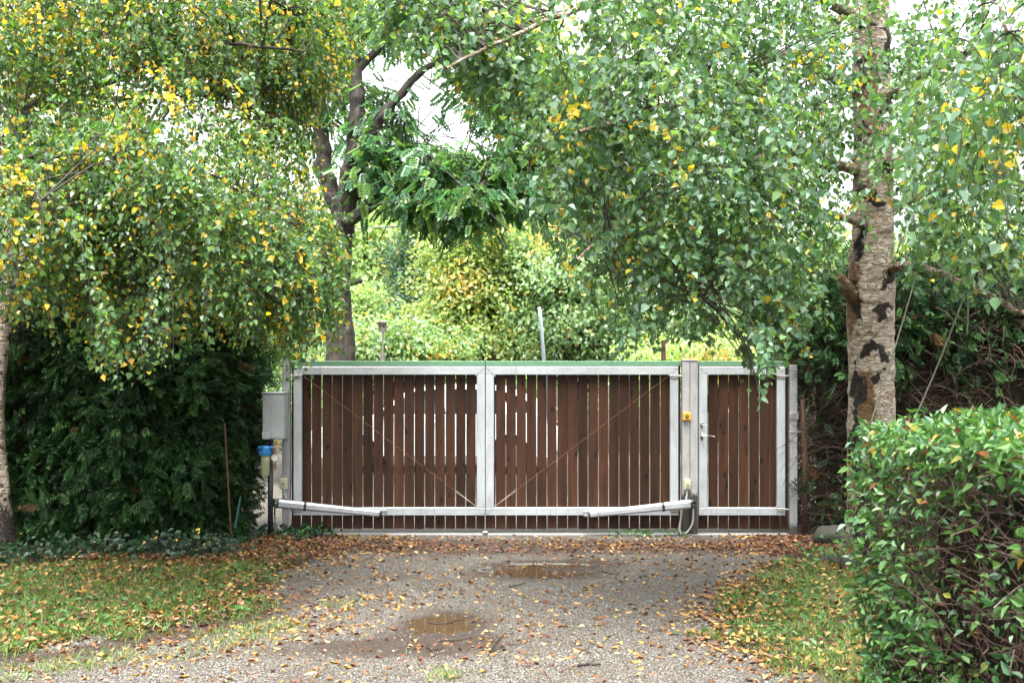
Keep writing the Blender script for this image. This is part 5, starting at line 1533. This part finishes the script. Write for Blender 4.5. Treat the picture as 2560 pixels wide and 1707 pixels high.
size = .038 * rs.uniform(.4, 1.45, n)
lift = np.where((tl + tr) > .5, rs.uniform(.008, .040, n), rs.uniform(.002, .008, n)) + .012 * np.clip(fnoise(x, y, 30, 93), 0, 1) * (dens[k] > .4)
pos = np.stack([x, y, np.maximum(ground_h(x, y), -.0128) + lift], -1) - U * size[:, None] * .5
near = split_near(pos, size, 300)
f_ = ~near
tag(Geo().scatter(CURL[0], CURL[1], pos[f_], U[f_], V[f_], N[f_], size[f_], col[f_]).build('leaf_litter', M['litter'], tint=True, kind='stuff'), 'carpet of small yellow and brown fallen leaves', 'leaf litter')
for kk in np.where(near)[0]:
    c = np.array(LIT)[ci[kk]]
    o = bpy.data.objects.new('fallen_leaf', leaf_mesh_for(c, CURL[0], CURL[1], M['litter']))
    o.matrix_world = Matrix.Translation(Vector(pos[kk])) @ Matrix(((*[a_[kk][0] for a_ in (U, V, N)], 0), (*[a_[kk][1] for a_ in (U, V, N)], 0), (*[a_[kk][2] for a_ in (U, V, N)], 0), (0, 0, 0, 1))) @ Matrix.Diagonal((size[kk],) * 3 + (1,))
    COL.objects.link(o)
    cname = ['yellow', 'pale yellow', 'tan brown', 'red brown', 'straw coloured', 'dark brown', 'pale straw coloured', 'dull brown'][ci[kk]]
    xk, yk = x[kk], y[kk]
    if tl[kk] > .5: zone = 'in the left turf' if yk > 7.2 else 'at the frayed edge of the left turf'
    elif tr[kk] > .5: zone = 'in the right turf close to the clipped hedge' if xk / yk > .258 else 'in the open right turf' if yk > 7.0 else 'in the nearest right turf'
    elif xk < -1.5: zone = 'on the muddy wheel track'
    elif xk < -.65: zone = 'on gravel left of the small puddle'
    elif xk < .2: zone = 'on gravel below the small puddle'
    elif xk < .85: zone = 'on gravel by the short thick stick'
    else: zone = 'on gravel beside the right turf'
    tag(o, '%s fallen leaf lying %s' % (cname, zone), 'leaf', 'fallen leaves nearest the camera')

# sticks on the gravel
STK = [('forked dark twig lying on the gravel below the small puddle', [[(1205, 1622), (1225, 1630), (1262, 1612), (1300, 1610)], [(1225, 1630), (1236, 1604), (1222, 1580), (1212, 1565)], [(1240, 1608), (1260, 1588), (1285, 1586)]]),
       ('long thin twig lying across the small puddle', [[(1072, 1553), (1110, 1556), (1150, 1545), (1190, 1541)]]),
       ('thin twig lying just below the small puddle', [[(1105, 1601), (1140, 1597), (1180, 1594)]]),
       ('short thick stick lying on the gravel at the lower right', [[(1446, 1667), (1470, 1664), (1500, 1662)]]),
       ('dark twig lying left of centre between the puddles', [[(1275, 1468), (1300, 1462), (1320, 1453)]]),
       ('curved dark twig standing out on gravel left of the far puddle', [[(1150, 1468), (1153, 1478), (1152, 1490)]]),
       ('twig lying right of the far puddle', [[(1503, 1430), (1530, 1437), (1546, 1444)]]),
       ('crooked twig lying on the gravel at lower left', [[(1070, 1621), (1080, 1628), (1108, 1616)], [(1070, 1621), (1068, 1610)]])]
for lab, segs in STK:
    g_ = Geo(); pall = []
    for sgm in segs:
        w_ = []
        for (a, b_) in sgm:
            dd = F * EYE / (b_ - HZ); xw = (a - 1280) / F * dd
            w_.append((xw, dd, float(np.maximum(ground_h(np.array([xw]), np.array([dd]))[0], -.0128)) + .010))
        p = smooth_path(np.array(w_), 14) + rs.normal(0, .003, (14, 3))
        pall.append(p)
        th = .010 if 'thick' in lab else .0048
        g_.tubes(p, np.linspace(th, th * .45, 14)[None], 6, caps=True)
    o_ = np.concatenate(pall).mean(0)
    tag(g_.build('fallen_twig', M['twig'], smooth=True, origin=tuple(o_)), lab, 'twig', 'twigs lying on the drive')
